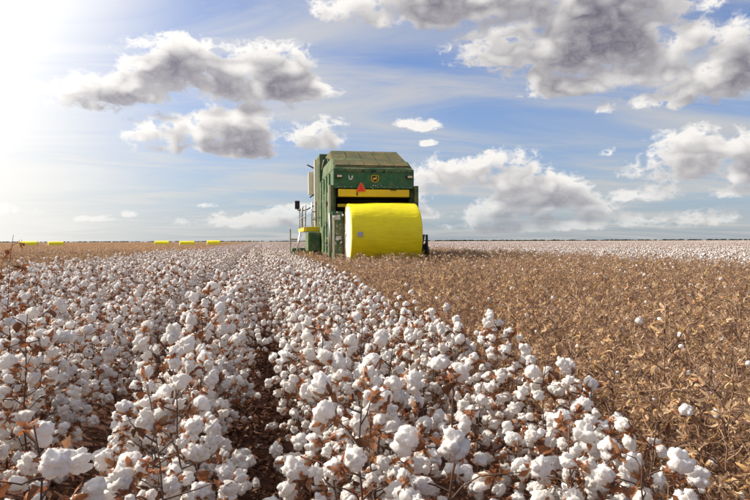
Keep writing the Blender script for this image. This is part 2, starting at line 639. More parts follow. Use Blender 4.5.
# ---- the dry bur: pointed carpels that peel back round the boll
def bur_tri(seed, open_amt=1.0, nlong=5, empty=False, bracts=True):
    r = np.random.default_rng(seed)
    t = Tri()
    nc = int(r.integers(4, 6))
    for k in range(nc):
        a = 2 * math.pi * k / nc + r.uniform(-.2, .2)
        L = r.uniform(.040, .062)
        wmax = r.uniform(.0070, .0120) * (.68 if empty else 1.0)
        curl = r.uniform(.2, 1.7) * open_amt
        V, Fc = [], []
        pos = np.array([0.004, -0.034])
        ang = r.uniform(.35, .75)           # slope from outward
        for i in range(nlong + 1):
            s = i / nlong
            w = wmax * (math.sin(math.pi * min(1, .12 + s * .88)) ** .7) if i < nlong else 0.0008
            cup = w * .45
            ca, sa = math.cos(a), math.sin(a)
            for j, u in enumerate((-1, 0, 1)):
                rr, zz = pos[0], pos[1] + (cup if u else -cup * .4)
                V.append((ca * rr - sa * u * w, sa * rr + ca * u * w, zz + r.uniform(-.0026, .0026)))
            step = L / nlong
            pos = pos + step * np.array([math.cos(ang), math.sin(ang)])
            ang += (0.35 - curl * s * 1.1)
        for i in range(nlong):
            for j in range(2):
                b = i * 3 + j
                Fc += [(b, b + 1, b + 4), (b, b + 4, b + 3)]
        t.add(V, Fc, 0)
    if bracts:
        for k in range(3):
            a = r.uniform(0, 2 * math.pi)
            L = r.uniform(.025, .045)
            out = np.array([math.cos(a), math.sin(a), r.uniform(-.9, .1)])
            out /= np.linalg.norm(out)
            L *= .7 if empty else 1.0
            sd = np.cross(out, [0, 0, 1.0]); sd /= np.linalg.norm(sd) + 1e-9
            up = np.cross(sd, out)
            base = np.array([0, 0, -.036])
            V = [base]
            for i, (s, w) in enumerate(((.3, .007), (.55, .012), (.75, .007), (1.0, .0015))):
                c = base + out * L * s + up * (L * .25 * math.sin(s * 3 + k))
                V += [c - sd * w * r.uniform(.7, 1.2), c + sd * w * r.uniform(.7, 1.2)]
            t.add(V, [(0, 1, 2), (1, 3, 2), (2, 3, 4), (3, 5, 4), (4, 5, 6), (5, 7, 6), (6, 7, 8)], 0)
    return t


def leaf_tri(seed, size=0.05):
    """a shrivelled, curled leaf"""
    r = np.random.default_rng(seed)
    n = 5
    V, Fc = [], []
    curl = r.uniform(-1.6, 1.6)
    roll = r.uniform(.5, 1.6)
    p = np.zeros(2); ang = r.uniform(-.3, .6)
    for i in range(n + 1):
        s = i / n
        w = size * .46 * math.sin(math.pi * (0.08 + .88 * s)) * r.uniform(.75, 1.25)
        for u in (-1, -.35, .35, 1):
            V.append((p[0] + r.uniform(-.08, .08) * size, u * w * math.cos(roll * abs(u) * .8),
                      p[1] + abs(u) ** 1.5 * w * math.sin(roll) + r.uniform(-.07, .07) * size))
        p = p + size / n * np.array([math.cos(ang), math.sin(ang)])
        ang += curl / n
    for i in range(n):
        for j in range(3):
            b = i * 4 + j
            Fc += [(b, b + 1, b + 5), (b, b + 5, b + 4)]
    t = Tri()
    t.add(V, Fc, 0)
    return t


# ---- skeleton of a plant: stem, fruiting branches, places where bolls and leaves sit
def skeleton(seed, height, picked=False, spread=1.0, sides=5, nodes=None):
    r = np.random.default_rng(seed)
    t = Tri()
    bolls, leaves = [], []
    nseg = 8
    lean = r.normal(0, .05, 2)
    pts = []
    wob = np.zeros(2)
    for i in range(nseg + 1):
        s = i / nseg
        wob = wob + r.normal(0, .010, 2)
        pts.append((lean[0] * s * height + wob[0], lean[1] * s * height + wob[1], -0.03 + s * (height + .03)))
    pts = np.array(pts)
    r0 = 0.0062 if not picked else 0.0056
    V, Fc = tube(pts, np.linspace(r0, .0022, nseg + 1), sides)
    t.add(V, Fc, 0)

    def at(s):
        x = min(max(s, 0), .9999) * nseg
        i = int(x)
        return pts[i] + (pts[i + 1] - pts[i]) * (x - i)
    nodes = nodes or int(r.integers(17, 22))
    az = r.uniform(0, 6.28)
    for k in range(nodes):
        s = 0.16 + 0.82 * (k + r.uniform(0, .5)) / nodes
        az += 2.4 + r.uniform(-.4, .4)
        L = (0.30 * (1 - s) ** .7 + 0.075) * r.uniform(.65, 1.2) * spread
        el = r.uniform(.35, .9) if not picked else r.uniform(.6, 1.2)
        p = at(s)
        path = [p]
        d = np.array([math.cos(az) * math.cos(el), math.sin(az) * math.cos(el), math.sin(el)])
        ns = 4
        for i in range(ns):
            dd = d + r.normal(0, .22, 3)
            dd[2] -= i * .14
            dd /= np.linalg.norm(dd)
            path.append(path[-1] + dd * L / ns)
        V, Fc = tube(path, np.linspace(.0034, .0013, ns + 1), max(3, sides - 1))
        t.add(V, Fc, 0)
        npos = 1 if L < .12 else (2 if L < .25 else 3)
        for q in range(npos):
            i = ns - q * (1 if npos > 3 else 1.35)
            i = max(1, int(round(i)))
            base = np.array(path[i])
            a2 = az + r.normal(0, .9) + (math.pi * .35 if q % 2 else -math.pi * .35)
            ax = np.array([math.cos(a2) * .8, math.sin(a2) * .8, r.uniform(-.55, .75)])
            ax = ax / np.linalg.norm(ax)
            st = r.uniform(.012, .03)
            tip = base + ax * st
            V, Fc = tube([base, base + ax * st * .5 + (0, 0, .003), tip], [.0016, .0015, .0019], 3)
            t.add(V, Fc, 0)
            bolls.append((tip + ax * .030, ax, r.choice([r.uniform(.52, .78), r.uniform(.70, .90), r.uniform(.82, 1.0)]), r.uniform(0, 6.28)))
        if r.random() < (.55 if not picked else .3):
            q = np.array(path[int(r.integers(1, ns + 1))])
            leaves.append((q, r.uniform(0, 6.28), r.uniform(-1.4, .6), r.uniform(.55, 1.0) if not picked else r.uniform(.4, .75)))
        if picked:
            for _ in range(5):
                q = np.array(path[int(r.integers(1, ns + 1))])
                a3 = az + r.normal(0, 1.0)
                e3 = q + np.array([math.cos(a3), math.sin(a3), r.uniform(-.2, 1.2)]) * r.uniform(.04, .15)
                V, Fc = tube([q, (q + e3) / 2 + r.normal(0, .009, 3), e3], [.0019, .0016, .0010], 3)
                t.add(V, Fc, 0)
    return t, bolls, leaves


# shared meshes for the small parts ------------------------------------------------
NB = 12
BOLL_HI = [boll_tri(100 + i, 3, 700).mesh('boll', M('cotton_fibre')) for i in range(NB)]
BOLL_T = [boll_tri(100 + i, 2) for i in range(NB)]
BOLL_ME = [t.mesh('boll', M('cotton_fibre')) for t in BOLL_T]
BOLL_LO = [boll_tri(100 + i, 1) for i in range(6)]
BOLL_MIN = [boll_tri(100 + i, 0) for i in range(4)]
BUR_T = [bur_tri(300 + i) for i in range(10)]
BUR_ME = [t.mesh('bur', M('dry_bur')) for t in BUR_T]
BUR_LO = [bur_tri(300 + i, nlong=2, bracts=False) for i in range(5)]
EBUR_T = [bur_tri(400 + i, 1.25, empty=True, bracts=i % 3 == 0) for i in range(10)]
EBUR_ME = [t.mesh('bur', M('picked_bur')) for t in EBUR_T]
EBUR_LO = [bur_tri(400 + i, 1.25, nlong=2, empty=True, bracts=False) for i in range(5)]
LEAF_T = [leaf_tri(500 + i, random.uniform(.045, .075)) for i in range(8)]
LEAF_ME = [t.mesh('leaf', M('dry_leaf')) for t in LEAF_T]
PLEAF_ME = [t.mesh('leaf', M('picked_leaf')) for t in LEAF_T]


def lint_tri(seed):
    t = boll_tri(seed, 1)
    return t


LINT_T = [boll_tri(700 + i, 1) for i in range(4)]
LINT_ME = [t.mesh('lint_tuft', M('cotton_fibre')) for t in LINT_T]


def leaf_mat4(p, a, tilt, s):
    ct, st = math.cos(tilt), math.sin(tilt)
    Ry = np.array([[ct, 0, -st], [0, 1, 0], [st, 0, ct]])
    return mat4(rotz(a) @ Ry, p, s)


def boll_mat4(p, ax, s, spin):
    # the lint sags a little below the direction the bur faces
    return mat4(frame(ax) @ rotz(spin), p, s)


def plant_merge(t, bolls, leaves, boll_src, bur_src, mats, leaf_src=None, r=None, drop=0.0, bscale=1.0):
    """a whole plant in one mesh: 0 stem, 1 lint, 2 bur, 3 leaf"""
    o = Tri()
    o.add_tri(t, mi=0)
    for i, (p, ax, s, spin) in enumerate(bolls):
        if drop and r.random() < drop:
            continue
        m4 = boll_mat4(p, ax, s * bscale, spin)
        if boll_src:
            o.add_tri(boll_src[i % len(boll_src)], m4, 1)
        if bur_src:
            o.add_tri(bur_src[(i * 3) % len(bur_src)], m4, 2)
    for i, (p, a, ti, s) in enumerate(leaves):
        if leaf_src:
            o.add_tri(leaf_src[i % len(leaf_src)], leaf_mat4(p, a, ti, s), 3)
    return o


# ------------------------------------------------------------------ setting: ground
def ground():
    xs = np.concatenate([[-9000, -4000, -1500, -600, -250, -120, -60, -30], np.arange(-16, 26.01, .11), [34, 60, 120, 250, 600, 1500, 4000, 9000]])
    ys = np.concatenate([[-9000, -2000, -400, -80, -20, -6], np.geomspace(.6, 30, 250), np.geomspace(32, 9000, 40)])
    XX, YY = np.meshgrid(xs, ys, indexing='ij')
    near = np.clip(1.2 - np.abs(YY) / 60, 0, 1) * ((XX > -16) & (XX < 26))
    ZZ = -0.045 * near * np.cos(2 * math.pi * XX)
    nz = np.array([mnoise.fractal(Vector((x * 3.1, y * 3.1, 3)), 0.8, 2.0, 5) for x, y in zip(XX.ravel(), YY.ravel())]).reshape(XX.shape)
    ZZ = ZZ + nz * 0.03 * near - 0.02
    nx, ny = XX.shape
    V = np.stack([XX, YY, ZZ], -1).reshape(-1, 3)
    i, j = np.meshgrid(np.arange(nx - 1), np.arange(ny - 1), indexing='ij')
    a = (i * ny + j).ravel(); b = a + ny
    Fc = np.concatenate([np.stack([a, b, b + 1], 1), np.stack([a, b + 1, a + 1], 1)])
    t = Tri(); t.add(V, Fc)
    o = bpy.data.objects.new('ground', t.mesh('ground', M('soil')))
    COL.objects.link(o)
    tag(o, 'reddish brown bare soil of the flat cotton field', None, None, 'structure')


ground()


# ------------------------------------------------------------------ field layout
def project(x, y, z):
    c, s = math.cos(YAW), math.sin(YAW)
    d = y * c + x * s
    lat = x * c - y * s
    return PX + F * lat / max(d, .01), HORY + F * (CAM_H - z) / max(d, .01), d


LEFT_ROWS = [-0.43, -1.45, -2.5, -3.5, -4.5, -5.5]
RIGHT_ROWS = [0.53, 1.34]
PICKED_ROWS = [1.95 + .62 * k for k in range(17)]
RIGHT_FIELD = 12.2


def in_view(x, y, m=40, ztop=0.9):
    u, v, d = project(x, y, ztop)
    return d > 0.7 and -m < u < 750 + m and v < 500 + m


def ordinal(n):
    ones = ['', 'first', 'second', 'third', 'fourth', 'fifth', 'sixth', 'seventh', 'eighth', 'ninth', 'tenth', 'eleventh', 'twelfth', 'thirteenth',
            'fourteenth', 'fifteenth', 'sixteenth', 'seventeenth', 'eighteenth', 'nineteenth']
    tens = ['', '', 'twent', 'thirt', 'fort', 'fift', 'sixt', 'sevent', 'eight', 'ninet']
    if n < 20:
        return ones[n]
    if n >= 100:
        return 'hundred-and-' + ordinal(n - 100) if n > 100 else 'hundredth'
    return tens[n // 10] + 'ieth' if n % 10 == 0 else tens[n // 10] + 'y-' + ones[n % 10]


def row_points(rows, y0, y1, step, jx, jy, seed, ranges=None):
    r = np.random.default_rng(seed)
    out = []
    for ri, x in enumerate(rows):
        lo, hi = (y0, y1) if ranges is None else ranges[ri]
        y = lo + r.uniform(0, step)
        while y < hi:
            out.append((ri, x + r.normal(0, jx), y, r.uniform(0, 6.283), r.uniform(.84, 1.14)))
            y += step * r.uniform(.6, 1.4)
    return out


MID = 42.0          # up to here plants stand one by one, beyond it as ten metre squares of field
crows = LEFT_ROWS + RIGHT_ROWS
cpts = row_points(crows, 0.9, MID, 0.205, .105, 0, 21, None)
# unpicked rows still ahead of the machine, and the uncut land to the right
ahead = row_points([2.5 + k for k in range(5)], 37, MID, 0.24, .08, 0, 22)
rf = row_points([RIGHT_FIELD + k for k in range(30)], 10, MID, 0.26, .08, 0, 23)
ppts = row_points(PICKED_ROWS, 1.2, MID, 0.14, .15, 0, 24, [(1.2, 35.5 if x < 7.6 else MID) for x in PICKED_ROWS])
lp = row_points([-6.4 - .62 * k for k in range(27)], 8, MID, 0.20, .14, 0, 25)


def covered_by_machine(x, y):
    return 2.2 < x < 6.1 and 21.6 < y < 33.4


ppts = [p for p in ppts if not covered_by_machine(p[1], p[2])]
def close_up(p):
    ri, x, y, a, s_ = p
    if abs(x) < .95 and crows[ri] in (-0.43, 0.53):
        x -= math.copysign(min(.09, max(0, (y - 4) * .012)), crows[ri])
        x += .04 * math.sin(y * 1.1)
    if crows[ri] == 1.34:
        s_ = min(s_, .98)
        x -= max(0, 3.2 - y) * .12
    return (ri, x, y, a, s_)


cpts = [close_up(p) for p in cpts]
cpts.sort(key=lambda p: p[2])
ppts.sort(key=lambda p: math.hypot(p[1], p[2]))


def pick_individuals(pts, n):
    ind, rest = [], []
    for p in pts:
        if len(ind) < n and in_view(p[1], p[2], 15 + 90 / p[2]) and p[2] > (1.75 if p[1] < 1.7 else 1.3):
            ind.append(p)
        else:
            rest.append(p)
    return ind, rest


c_ind, c_rest = pick_individuals(cpts, 300)
p_ind, p_rest = pick_individuals(ppts, 300)


# ------------------------------------------------------------------ individual cotton plants
def link(name, data, parent=None, m=None):
    o = bpy.data.objects.new(name, data)
    COL.objects.link(o)
    if parent is not None:
        o.parent = parent
    if m is not None:
        o.matrix_basis = m
    return o


def mx(m4_):
    return Matrix([list(map(float, row)) for row in m4_])


NV = 12
C_VAR = []
for k in range(NV):
    h = [0.80, .90, .74, 1.0, .86, .95, .78, .88, 1.06, .82, .92, .70][k]
    C_VAR.append(skeleton(1000 + k, h, False, 1.0))
C_STEM = [v[0].mesh('stem', M('plant_stem')) for v in C_VAR]


def only(v, which):
    t, bolls, leaves = v
    o = Tri()
    for i, (p, ax, s, spin) in enumerate(bolls):
        m4_ = boll_mat4(p, ax, s, spin)
        o.add_tri((BOLL_T if which == 'boll' else BUR_T)[(i * (1 if which == 'boll' else 3)) % (NB if which == 'boll' else 10)], m4_, 0)
    return o


C_BOLLS = [only(v, 'boll').mesh('boll_cluster', M('cotton_fibre')) for v in C_VAR]
C_BURS = [only(v, 'bur').mesh('bur_cluster', M('dry_bur')) for v in C_VAR]


def leaves_mesh(v, mat, name):
    o = Tri()
    for i, (p, a, ti, s) in enumerate(v[2]):
        o.add_tri(LEAF_T[i % 8], leaf_mat4(p, a, ti, s), 0)
    return o.mesh(name, M(mat))


C_LEAVES = [leaves_mesh(v, 'dry_leaf', 'leaf_cluster') for v in C_VAR]

ROWNAME = {}
for i in range(len(LEFT_ROWS)):
    ROWNAME[i] = ordinal(i + 1) + ' row left of the bare furrow'
ROWNAME[len(LEFT_ROWS)] = 'first row right of the bare furrow'
ROWNAME[len(LEFT_ROWS) + 1] = 'second row right of the bare furrow'

NEAR = 5.2
count = {}
r_pl = random.Random(77)
for (ri, x, y, a, s) in c_ind:
    count[ri] = count.get(ri, 0) + 1
    k = r_pl.randrange(NV)
    root = link('cotton_plant', None, None, Matrix.Translation((x, y, 0)) @ Matrix.Rotation(a, 4, 'Z') @ Matrix.Scale(s, 4))
    root.empty_display_size = 0.1
    tag(root, f'white cotton plant, {ordinal(count[ri])} from the front in the {ROWNAME[ri]}', 'cotton plant', 'unpicked cotton plants in rows')
    link('stem', C_STEM[k], root)
    _, bolls, leaves = C_VAR[k]
    if y < NEAR:
        src = BOLL_HI
        for i, (p, ax, bs, spin) in enumerate(bolls):
            b = link('boll', src[i % NB], root, mx(boll_mat4(p, ax, bs, spin)))
            link('bur', BUR_ME[(i * 3) % 10], b)
        for i, (p, la, ti, ls) in enumerate(leaves):
            link('leaf', LEAF_ME[i % 8], root, mx(leaf_mat4(p, la, ti, ls)))
    else:
        tag(link('boll_cluster', C_BOLLS[k], root), kind='stuff')
        tag(link('bur_cluster', C_BURS[k], root), kind='stuff')
        tag(link('leaf_cluster', C_LEAVES[k], root), kind='stuff')

# the tall stalk that stands above the others at the left edge of the picture
tv = skeleton(4242, 1.56, False, .75, nodes=17)
root = link('cotton_stalk', None, None, Matrix.Translation((-2.06, 5.75, 0)))
tag(root, 'tall thin cotton stalk with dark brown burs rising to the horizon at left edge', 'cotton plant')
link('stem', tv[0].mesh('stem', M('plant_stem')), root)
for i, (p, ax, bs, spin) in enumerate(tv[1]):
    if p[2] < 0.75 and i % 2:
        b = link('boll', BOLL_ME[i % NB], root, mx(boll_mat4(p, ax, bs, spin)))
        link('bur', BUR_ME[i % 10], b)
    else:
        link('bur', BUR_ME[i % 10], root, mx(boll_mat4(p, ax, bs * 1.15, spin)))
        link('leaf', LEAF_ME[i % 8], root, mx(leaf_mat4(p, spin, .3, .9)))

# ------------------------------------------------------------------ individual picked stalks
P_VAR = [skeleton(2000 + k, [.80, .95, .72, .88, 1.08, .76, .84, 1.0, .9, .78][k], True, 1.05) for k in range(10)]
P_STEM = [v[0].mesh('stem', M('picked_stem')) for v in P_VAR]


def picked_burs(v):
    o = Tri()
    for i, (p, ax, s, spin) in enumerate(v[1]):
        o.add_tri(EBUR_T[i % 10], boll_mat4(p, ax, s * .98, spin), 0)
    return o


P_BURS = [picked_burs(v).mesh('bur_cluster', M('picked_bur')) for v in P_VAR]
P_LEAVES = [leaves_mesh(v, 'picked_leaf', 'leaf_cluster') for v in P_VAR]
PROWNAME = {i: ordinal(i + 1) + ' row right of the white cotton' for i in range(len(PICKED_ROWS))}
count = {}
for (ri, x, y, a, s) in p_ind:
    count[ri] = count.get(ri, 0) + 1
    k = r_pl.randrange(10)
    root = link('picked_cotton_stalk', None, None, Matrix.Translation((x, y, 0)) @ Matrix.Rotation(a, 4, 'Z') @ Matrix.Scale(s, 4))
    root.empty_display_size = 0.1
    tag(root, f'brown picked stalk, {ordinal(count[ri])} from the front, {PROWNAME[ri]}', 'cotton stalk', 'picked cotton stalks in the brown field')
    link('stem', P_STEM[k], root)
    _, bolls, leaves = P_VAR[k]
    if math.hypot(x, y) < 4.2:
        for i, (p, ax, bs, spin) in enumerate(bolls):
            link('bur', EBUR_ME[i % 10], root, mx(boll_mat4(p, ax, bs * .98, spin)))
        for i, (p, la, ti, ls) in enumerate(leaves):
            link('leaf', PLEAF_ME[i % 8], root, mx(leaf_mat4(p, la, ti, ls)))
    else:
        tag(link('bur_cluster', P_BURS[k], root), kind='stuff')
        tag(link('leaf_cluster', P_LEAVES[k], root), kind='stuff')
    for _ in range(r_pl.choice([0, 1, 1, 2, 3, 4])):      # lint the spindles left behind
        p, ax, bs, spin = bolls[r_pl.randrange(len(bolls))]
        link('lint_tuft', LINT_ME[k % 4], root, mx(boll_mat4(p, ax, r_pl.uniform(.2, .6), spin)))


# ------------------------------------------------------------------ the rest of the field as masses
def scatter(name, pts, col, label, cat=None):
    """one object: points that carry a plant or a square of field each"""
    P = np.array([(p[1], p[2], 0) for p in pts], dtype=np.float32)
    me = bpy.data.meshes.new(name)
    me.vertices.add(len(P))
    me.vertices.foreach_set('co', P.ravel())
    for nm, vals in (('spin', [p[3] for p in pts]), ('size', [p[4] for p in pts])):
        at = me.attributes.new(nm, 'FLOAT', 'POINT')
        at.data.foreach_set('value', np.array(vals, dtype=np.float32))
    o = link(name, me)
    g = bpy.data.node_groups.new(name, 'GeometryNodeTree')
    g.interface.new_socket('Geometry', in_out='INPUT', socket_type='NodeSocketGeometry')
    g.interface.new_socket('Geometry', in_out='OUTPUT', socket_type='NodeSocketGeometry')
    nd = g.nodes
    gi, go = nd.new('NodeGroupInput'), nd.new('NodeGroupOutput')
    ip = nd.new('GeometryNodeInstanceOnPoints')
    ci = nd.new('GeometryNodeCollectionInfo')
    ci.inputs['Collection'].default_value = col
    ci.inputs['Separate Children'].default_value = True
    ci.inputs['Reset Children'].default_value = True
    ip.inputs['Pick Instance'].default_value = True
    a1, a2 = nd.new('GeometryNodeInputNamedAttribute'), nd.new('GeometryNodeInputNamedAttribute')
    a1.data_type = a2.data_type = 'FLOAT'
    a1.inputs['Name'].default_value = 'spin'
    a2.inputs['Name'].default_value = 'size'
    cx = nd.new('ShaderNodeCombineXYZ')
    L = g.links
    L.new(gi.outputs[0], ip.inputs['Points'])
    L.new(ci.outputs[0], ip.inputs['Instance'])
    L.new(a1.outputs[0], cx.inputs['Z'])
    L.new(cx.outputs[0], ip.inputs['Rotation'])
    L.new(a2.outputs[0], ip.inputs['Scale'])
    L.new(ip.outputs[0], go.inputs[0])
    rv = nd.new('FunctionNodeRandomValue')
    rv.data_type = 'INT'
    rv.inputs['Min'].default_value = 0 if rv.inputs['Min'].type == 'INT' else rv.inputs['Min'].default_value
    for s in rv.inputs:
        if s.type == 'INT' and s.name == 'Max':
            s.default_value = len(col.objects) - 1
        if s.type == 'INT' and s.name == 'Min':
            s.default_value = 0
    L.new([s for s in rv.outputs if s.type == 'INT'][0], ip.inputs['Instance Index'])
    L.new(ip.outputs[0], go.inputs[0])
    md = o.modifiers.new('scatter', 'NODES')
    md.node_group = g
    tag(o, label, cat, None, 'stuff')
    return o


def proto_col(name, tris, mats):
    c = bpy.data.collections.new(name)
    for i, t in enumerate(tris):
        c.objects.link(bpy.data.objects.new(f'{name}_{i:02d}', t.mesh(name, mats)))
    return c


CM = M('plant_stem', 'cotton_fibre', 'dry_bur', 'dry_leaf')
PM = M('picked_stem', 'cotton_fibre', 'picked_bur', 'picked_leaf')
rr = np.random.default_rng(8)
mid_c = []
mid_p = []
for k in range(9):
    v = skeleton(3000 + k, rr.uniform(.76, .98), False, 1.0, sides=3)
    mid_c.append(plant_merge(v[0], v[1], v[2], BOLL_LO, BUR_LO, CM, LEAF_T, bscale=1.06))
for k in range(9):
    v = skeleton(3100 + k, rr.uniform(.74, 1.02), True, 1.05, sides=3)
    o = plant_merge(v[0], v[1], v[2][::2], None, EBUR_LO, PM, LEAF_T, bscale=1.02)
    for q in range(int(rr.integers(2, 7))):
        p, ax, s, spin = v[1][int(rr.integers(len(v[1])))]
        o.add_tri(LINT_T[q % 4], boll_mat4(p, ax, .22 + .07 * q, spin), 1)
    mid_p.append(o)
COL_C = proto_col('cotton_plant_mid', mid_c, CM)
COL_P = proto_col('picked_stalk_mid', mid_p, PM)


def near_enough(p, m=120):
    x, y = p[1], p[2]
    if project(x, y, .9)[2] < 1.7:
        return False
    if in_view(x, y, 70) and project(x, y, .9)[2] < 5.5:
        return False
    if y < 8:
        return project(x, y, .9)[2] > 0.3 and abs(x) < 9
    return in_view(x, y, m)


scatter('cotton_field', [p for p in c_rest + ahead if near_enough(p)], COL_C,
        'dense white cotton rows running back along the furrow to the machine')
scatter('cotton_field', [p for p in rf if near_enough(p)], COL_C,
        'strip of unpicked white cotton along the far right of the brown field')
scatter('picked_field', [p for p in p_rest if near_enough(p)], COL_P,
        'mass of brown picked stalks right of the white rows, behind the nearest')
scatter('picked_field', [p for p in lp if near_enough(p)], COL_P,
        'tan picked field left of the white rows, in front of the yellow bales')


# ten metre squares of field, standing far away
def square(seed, picked):
    r = np.random.default_rng(seed)
    o = Tri()
    vs = []
    for k in range(5):
        v = skeleton(seed * 10 + k, r.uniform(.76, .96), picked, 1.05, sides=3, nodes=8)
        if picked:
            q = plant_merge(v[0], v[1], [], None, BUR_MIN, PM, r=r, drop=.1, bscale=1.45)
            p, ax, s, spin = v[1][3]
            q.add_tri(BOLL_MIN[0], boll_mat4(p, ax, .8, spin), 1)
        else:
            q = plant_merge(v[0], v[1], [], BOLL_MIN, BUR_MIN, CM, r=r, drop=.0, bscale=1.30)
        vs.append(q)
    for row in range(10):
        y = -5.0
        while y < 5:
            x = -4.5 + row + r.normal(0, .09)
            if picked:
                x = r.uniform(-5, 5)
            o.add_tri(vs[int(r.integers(5))], mat4(rotz(r.uniform(0, 6.28)), (x, y, 0), r.uniform(.85, 1.15)))
            y += r.uniform(.24, .52)
    return o


def bur_min(seed):
    r = np.random.default_rng(seed)
    t = Tri()
    for k in range(4):
        a = k * 1.57 + r.uniform(-.3, .3)
        c, s = math.cos(a), math.sin(a)
        t.add([(0, 0, -.034), (c * .03 - s * .013, s * .03 + c * .013, -.012), (c * .03 + s * .013, s * .03 - c * .013, -.012),
               (c * .05, s * .05, -.004)], [(0, 1, 2), (1, 3, 2)], 0)
    return t


BUR_MIN = [bur_min(900 + i) for i in range(4)]
SQ_C = proto_col('cotton_square', [square(61 + i, False) for i in range(3)], CM)
SQ_P = proto_col('picked_square', [square(71 + i, True) for i in range(3)], PM)


def squares(xlo, xhi, ylo, yhi, seed):
    r = np.random.default_rng(seed)
    out = []
    y = ylo
    while y < yhi:
        x = xlo(y) if callable(xlo) else xlo
        hi = xhi(y) if callable(xhi) else xhi
        while x < hi:
            u, v, d = project(x + 5, y + 5, .9)
            if -60 - 4000 / d < u < 810 + 4000 / d:
                out.append((0, x + 5, y + 5, math.pi * int(r.integers(2)), 1.0))
            x += 10
        y += 10
    return out


FAR = 700
sc = squares(-5.0, 6, MID, 140, 1) + squares(-5.0, 6, 140, FAR, 2)
scatter('cotton_field', [p for p in squares(-5.0, 4.0, MID, FAR, 1)], SQ_C, 'distant white cotton left of the machine, meeting the horizon')
scatter('cotton_field', squares(RIGHT_FIELD - .5, lambda y: y * 1.05 + 20, MID, FAR, 3), SQ_C,
        'distant white cotton on the right, thinning to a pale line at the horizon')
scatter('picked_field', squares(lambda y: -15.0 - 10 * math.ceil(y * .045 + 2), -5.5, MID, 330, 4), SQ_P,
        'distant tan picked field around the yellow bales on the left')

# picked ground between machine and right hand cotton, beyond the single plants
scatter('picked_field', [p for p in row_points([7.9 + .62 * k for k in range(6)], MID, 110, .3, .15, 0, 31)], COL_P,
        'narrow strip of brown picked stalks right of the machine, toward the horizon')


# litter on the soil ---------------------------------------------------------------
def litter():
    r = np.random.default_rng(14)
    o = Tri()
    for k in range(9000):
        y = 1.5 + 9.5 * r.random() ** 1.4
        x = r.uniform(-.48 * y - .5, min(.95 * y + .3, 9)) if k % 3 else r.normal(.05 if k % 2 else -.95, .22)
        m4_ = mat4(rotz(r.uniform(0, 6.28)) @ np.array(Matrix.Rotation(r.normal(0, .5), 3, 'X')), (x, y, r.uniform(-.03, .03)), r.uniform(.4, .9))
        o.add_tri(LEAF_T[int(r.integers(8))], m4_, 0)
    for k in range(260):
        y = 1.8 + 9 * r.random()
        x = r.uniform(-.45 * y - .4, .9 * y)
        o.add_tri(LINT_T[k % 4], mat4(frame(r.normal(0, 1, 3)), (x, y, .01), r.uniform(.2, .5)), 1)
    for k in range(1500):      # clods of soil
        y = 1.6 + 9 * r.random() ** 1.3
        x = r.uniform(-.48 * y - .5, .5 * y) if k % 2 else r.normal(.05, .2)
        V, Fc = ICO[0] if k % 3 else ICO[1]
        V = V * r.uniform(.6, 1.3, (len(V), 1)) * np.array([1, r.uniform(.7, 1.2), .7]) * (.010 + .028 * r.random() ** 2)
        o.add(V + np.array([x, y, r.uniform(-.03, .01)]), Fc, 3)
    for k in range(1300):
        y = 1.5 + 9 * r.random() ** 1.4
        x = r.uniform(-.48 * y - .5, .9 * y + .3)
        a = r.uniform(0, 6.28); L = r.uniform(.04, .16)
        p = np.array([x, y, r.uniform(0, .05)]); q = p + np.array([math.cos(a) * L, math.sin(a) * L, r.uniform(-.02, .03)])
        V, Fc = tube([p, (p + q) / 2 + r.normal(0, .008, 3), q], [.0025, .002, .0015], 3)
        o.add(V, Fc, 2)
    ob = link('leaf_litter', o.mesh('leaf_litter', M('litter_leaf', 'cotton_fibre', 'plant_stem', 'soil')))
    tag(ob, 'fallen dry leaves, twigs, clods and scraps of lint on the soil', None, None, 'stuff')


litter()


# far line of trees that draws the horizon as a thin dark edge
def tree_line():
    r = np.random.default_rng(44)
    o = Tri()
    for k in range(1500):
        az = R(r.uniform(-34, 56))
        dist = r.uniform(2300, 2700)
        x, y = math.sin(az) * dist, math.cos(az) * dist
        h = r.uniform(1.2, 4.6) * (1.05 if az > R(13) else .75)
        V, Fc = ICO[1]
        V = V * np.array([h * r.uniform(.9, 2.2), h * r.uniform(.8, 1.3), h * .55]) * (1 + .25 * r.normal(0, .5, (len(V), 1)))
        o.add(V + np.array([x, y, h * .55]), Fc, 0)
        V, Fc = tube([(x, y, -.3), (x, y, h * .5)], [.25, .15], 4)
        o.add(V, Fc, 1)
    ob = link('far_wood', o.mesh('far_wood', M('far_foliage', 'far_trunk'), False))
    tag(ob, 'thin dark line of trees along the whole horizon', None, None, 'stuff')


tree_line()


# ------------------------------------------------------------------ machine
def bm_obj(name, bm, mats, parent, smooth=False):
    me = bpy.data.meshes.new(name)
    bm.normal_update()
    bm.to_mesh(me)
    bm.free()
    for m in ([mats] if isinstance(mats, str) else mats):
        me.materials.append(MATS[m])
    if smooth:
        for p in me.polygons:
            p.use_smooth = True
    return link(name, me, parent)


def bm_box(bm, x0, x1, y0, y1, z0, z1, bev=0.0):
    b = bmesh.new()
    vs = [b.verts.new((x, y, z)) for z in (z0, z1) for x, y in ((x0, y0), (x1, y0), (x1, y1), (x0, y1))]
    for f in ((0, 3, 2, 1), (4, 5, 6, 7), (0, 1, 5, 4), (1, 2, 6, 5), (2, 3, 7, 6), (3, 0, 4, 7)):
        b.faces.new([vs[i] for i in f])
    if bev:
        bmesh.ops.bevel(b, geom=b.edges[:], offset=bev, segments=2, affect='EDGES', profile=.6)
    merge(bm, b)


def merge(bm, b):
    tmp = bpy.data.meshes.new('tmp')
    b.to_mesh(tmp)
    b.free()
    bm.from_mesh(tmp)
    bpy.data.meshes.remove(tmp)


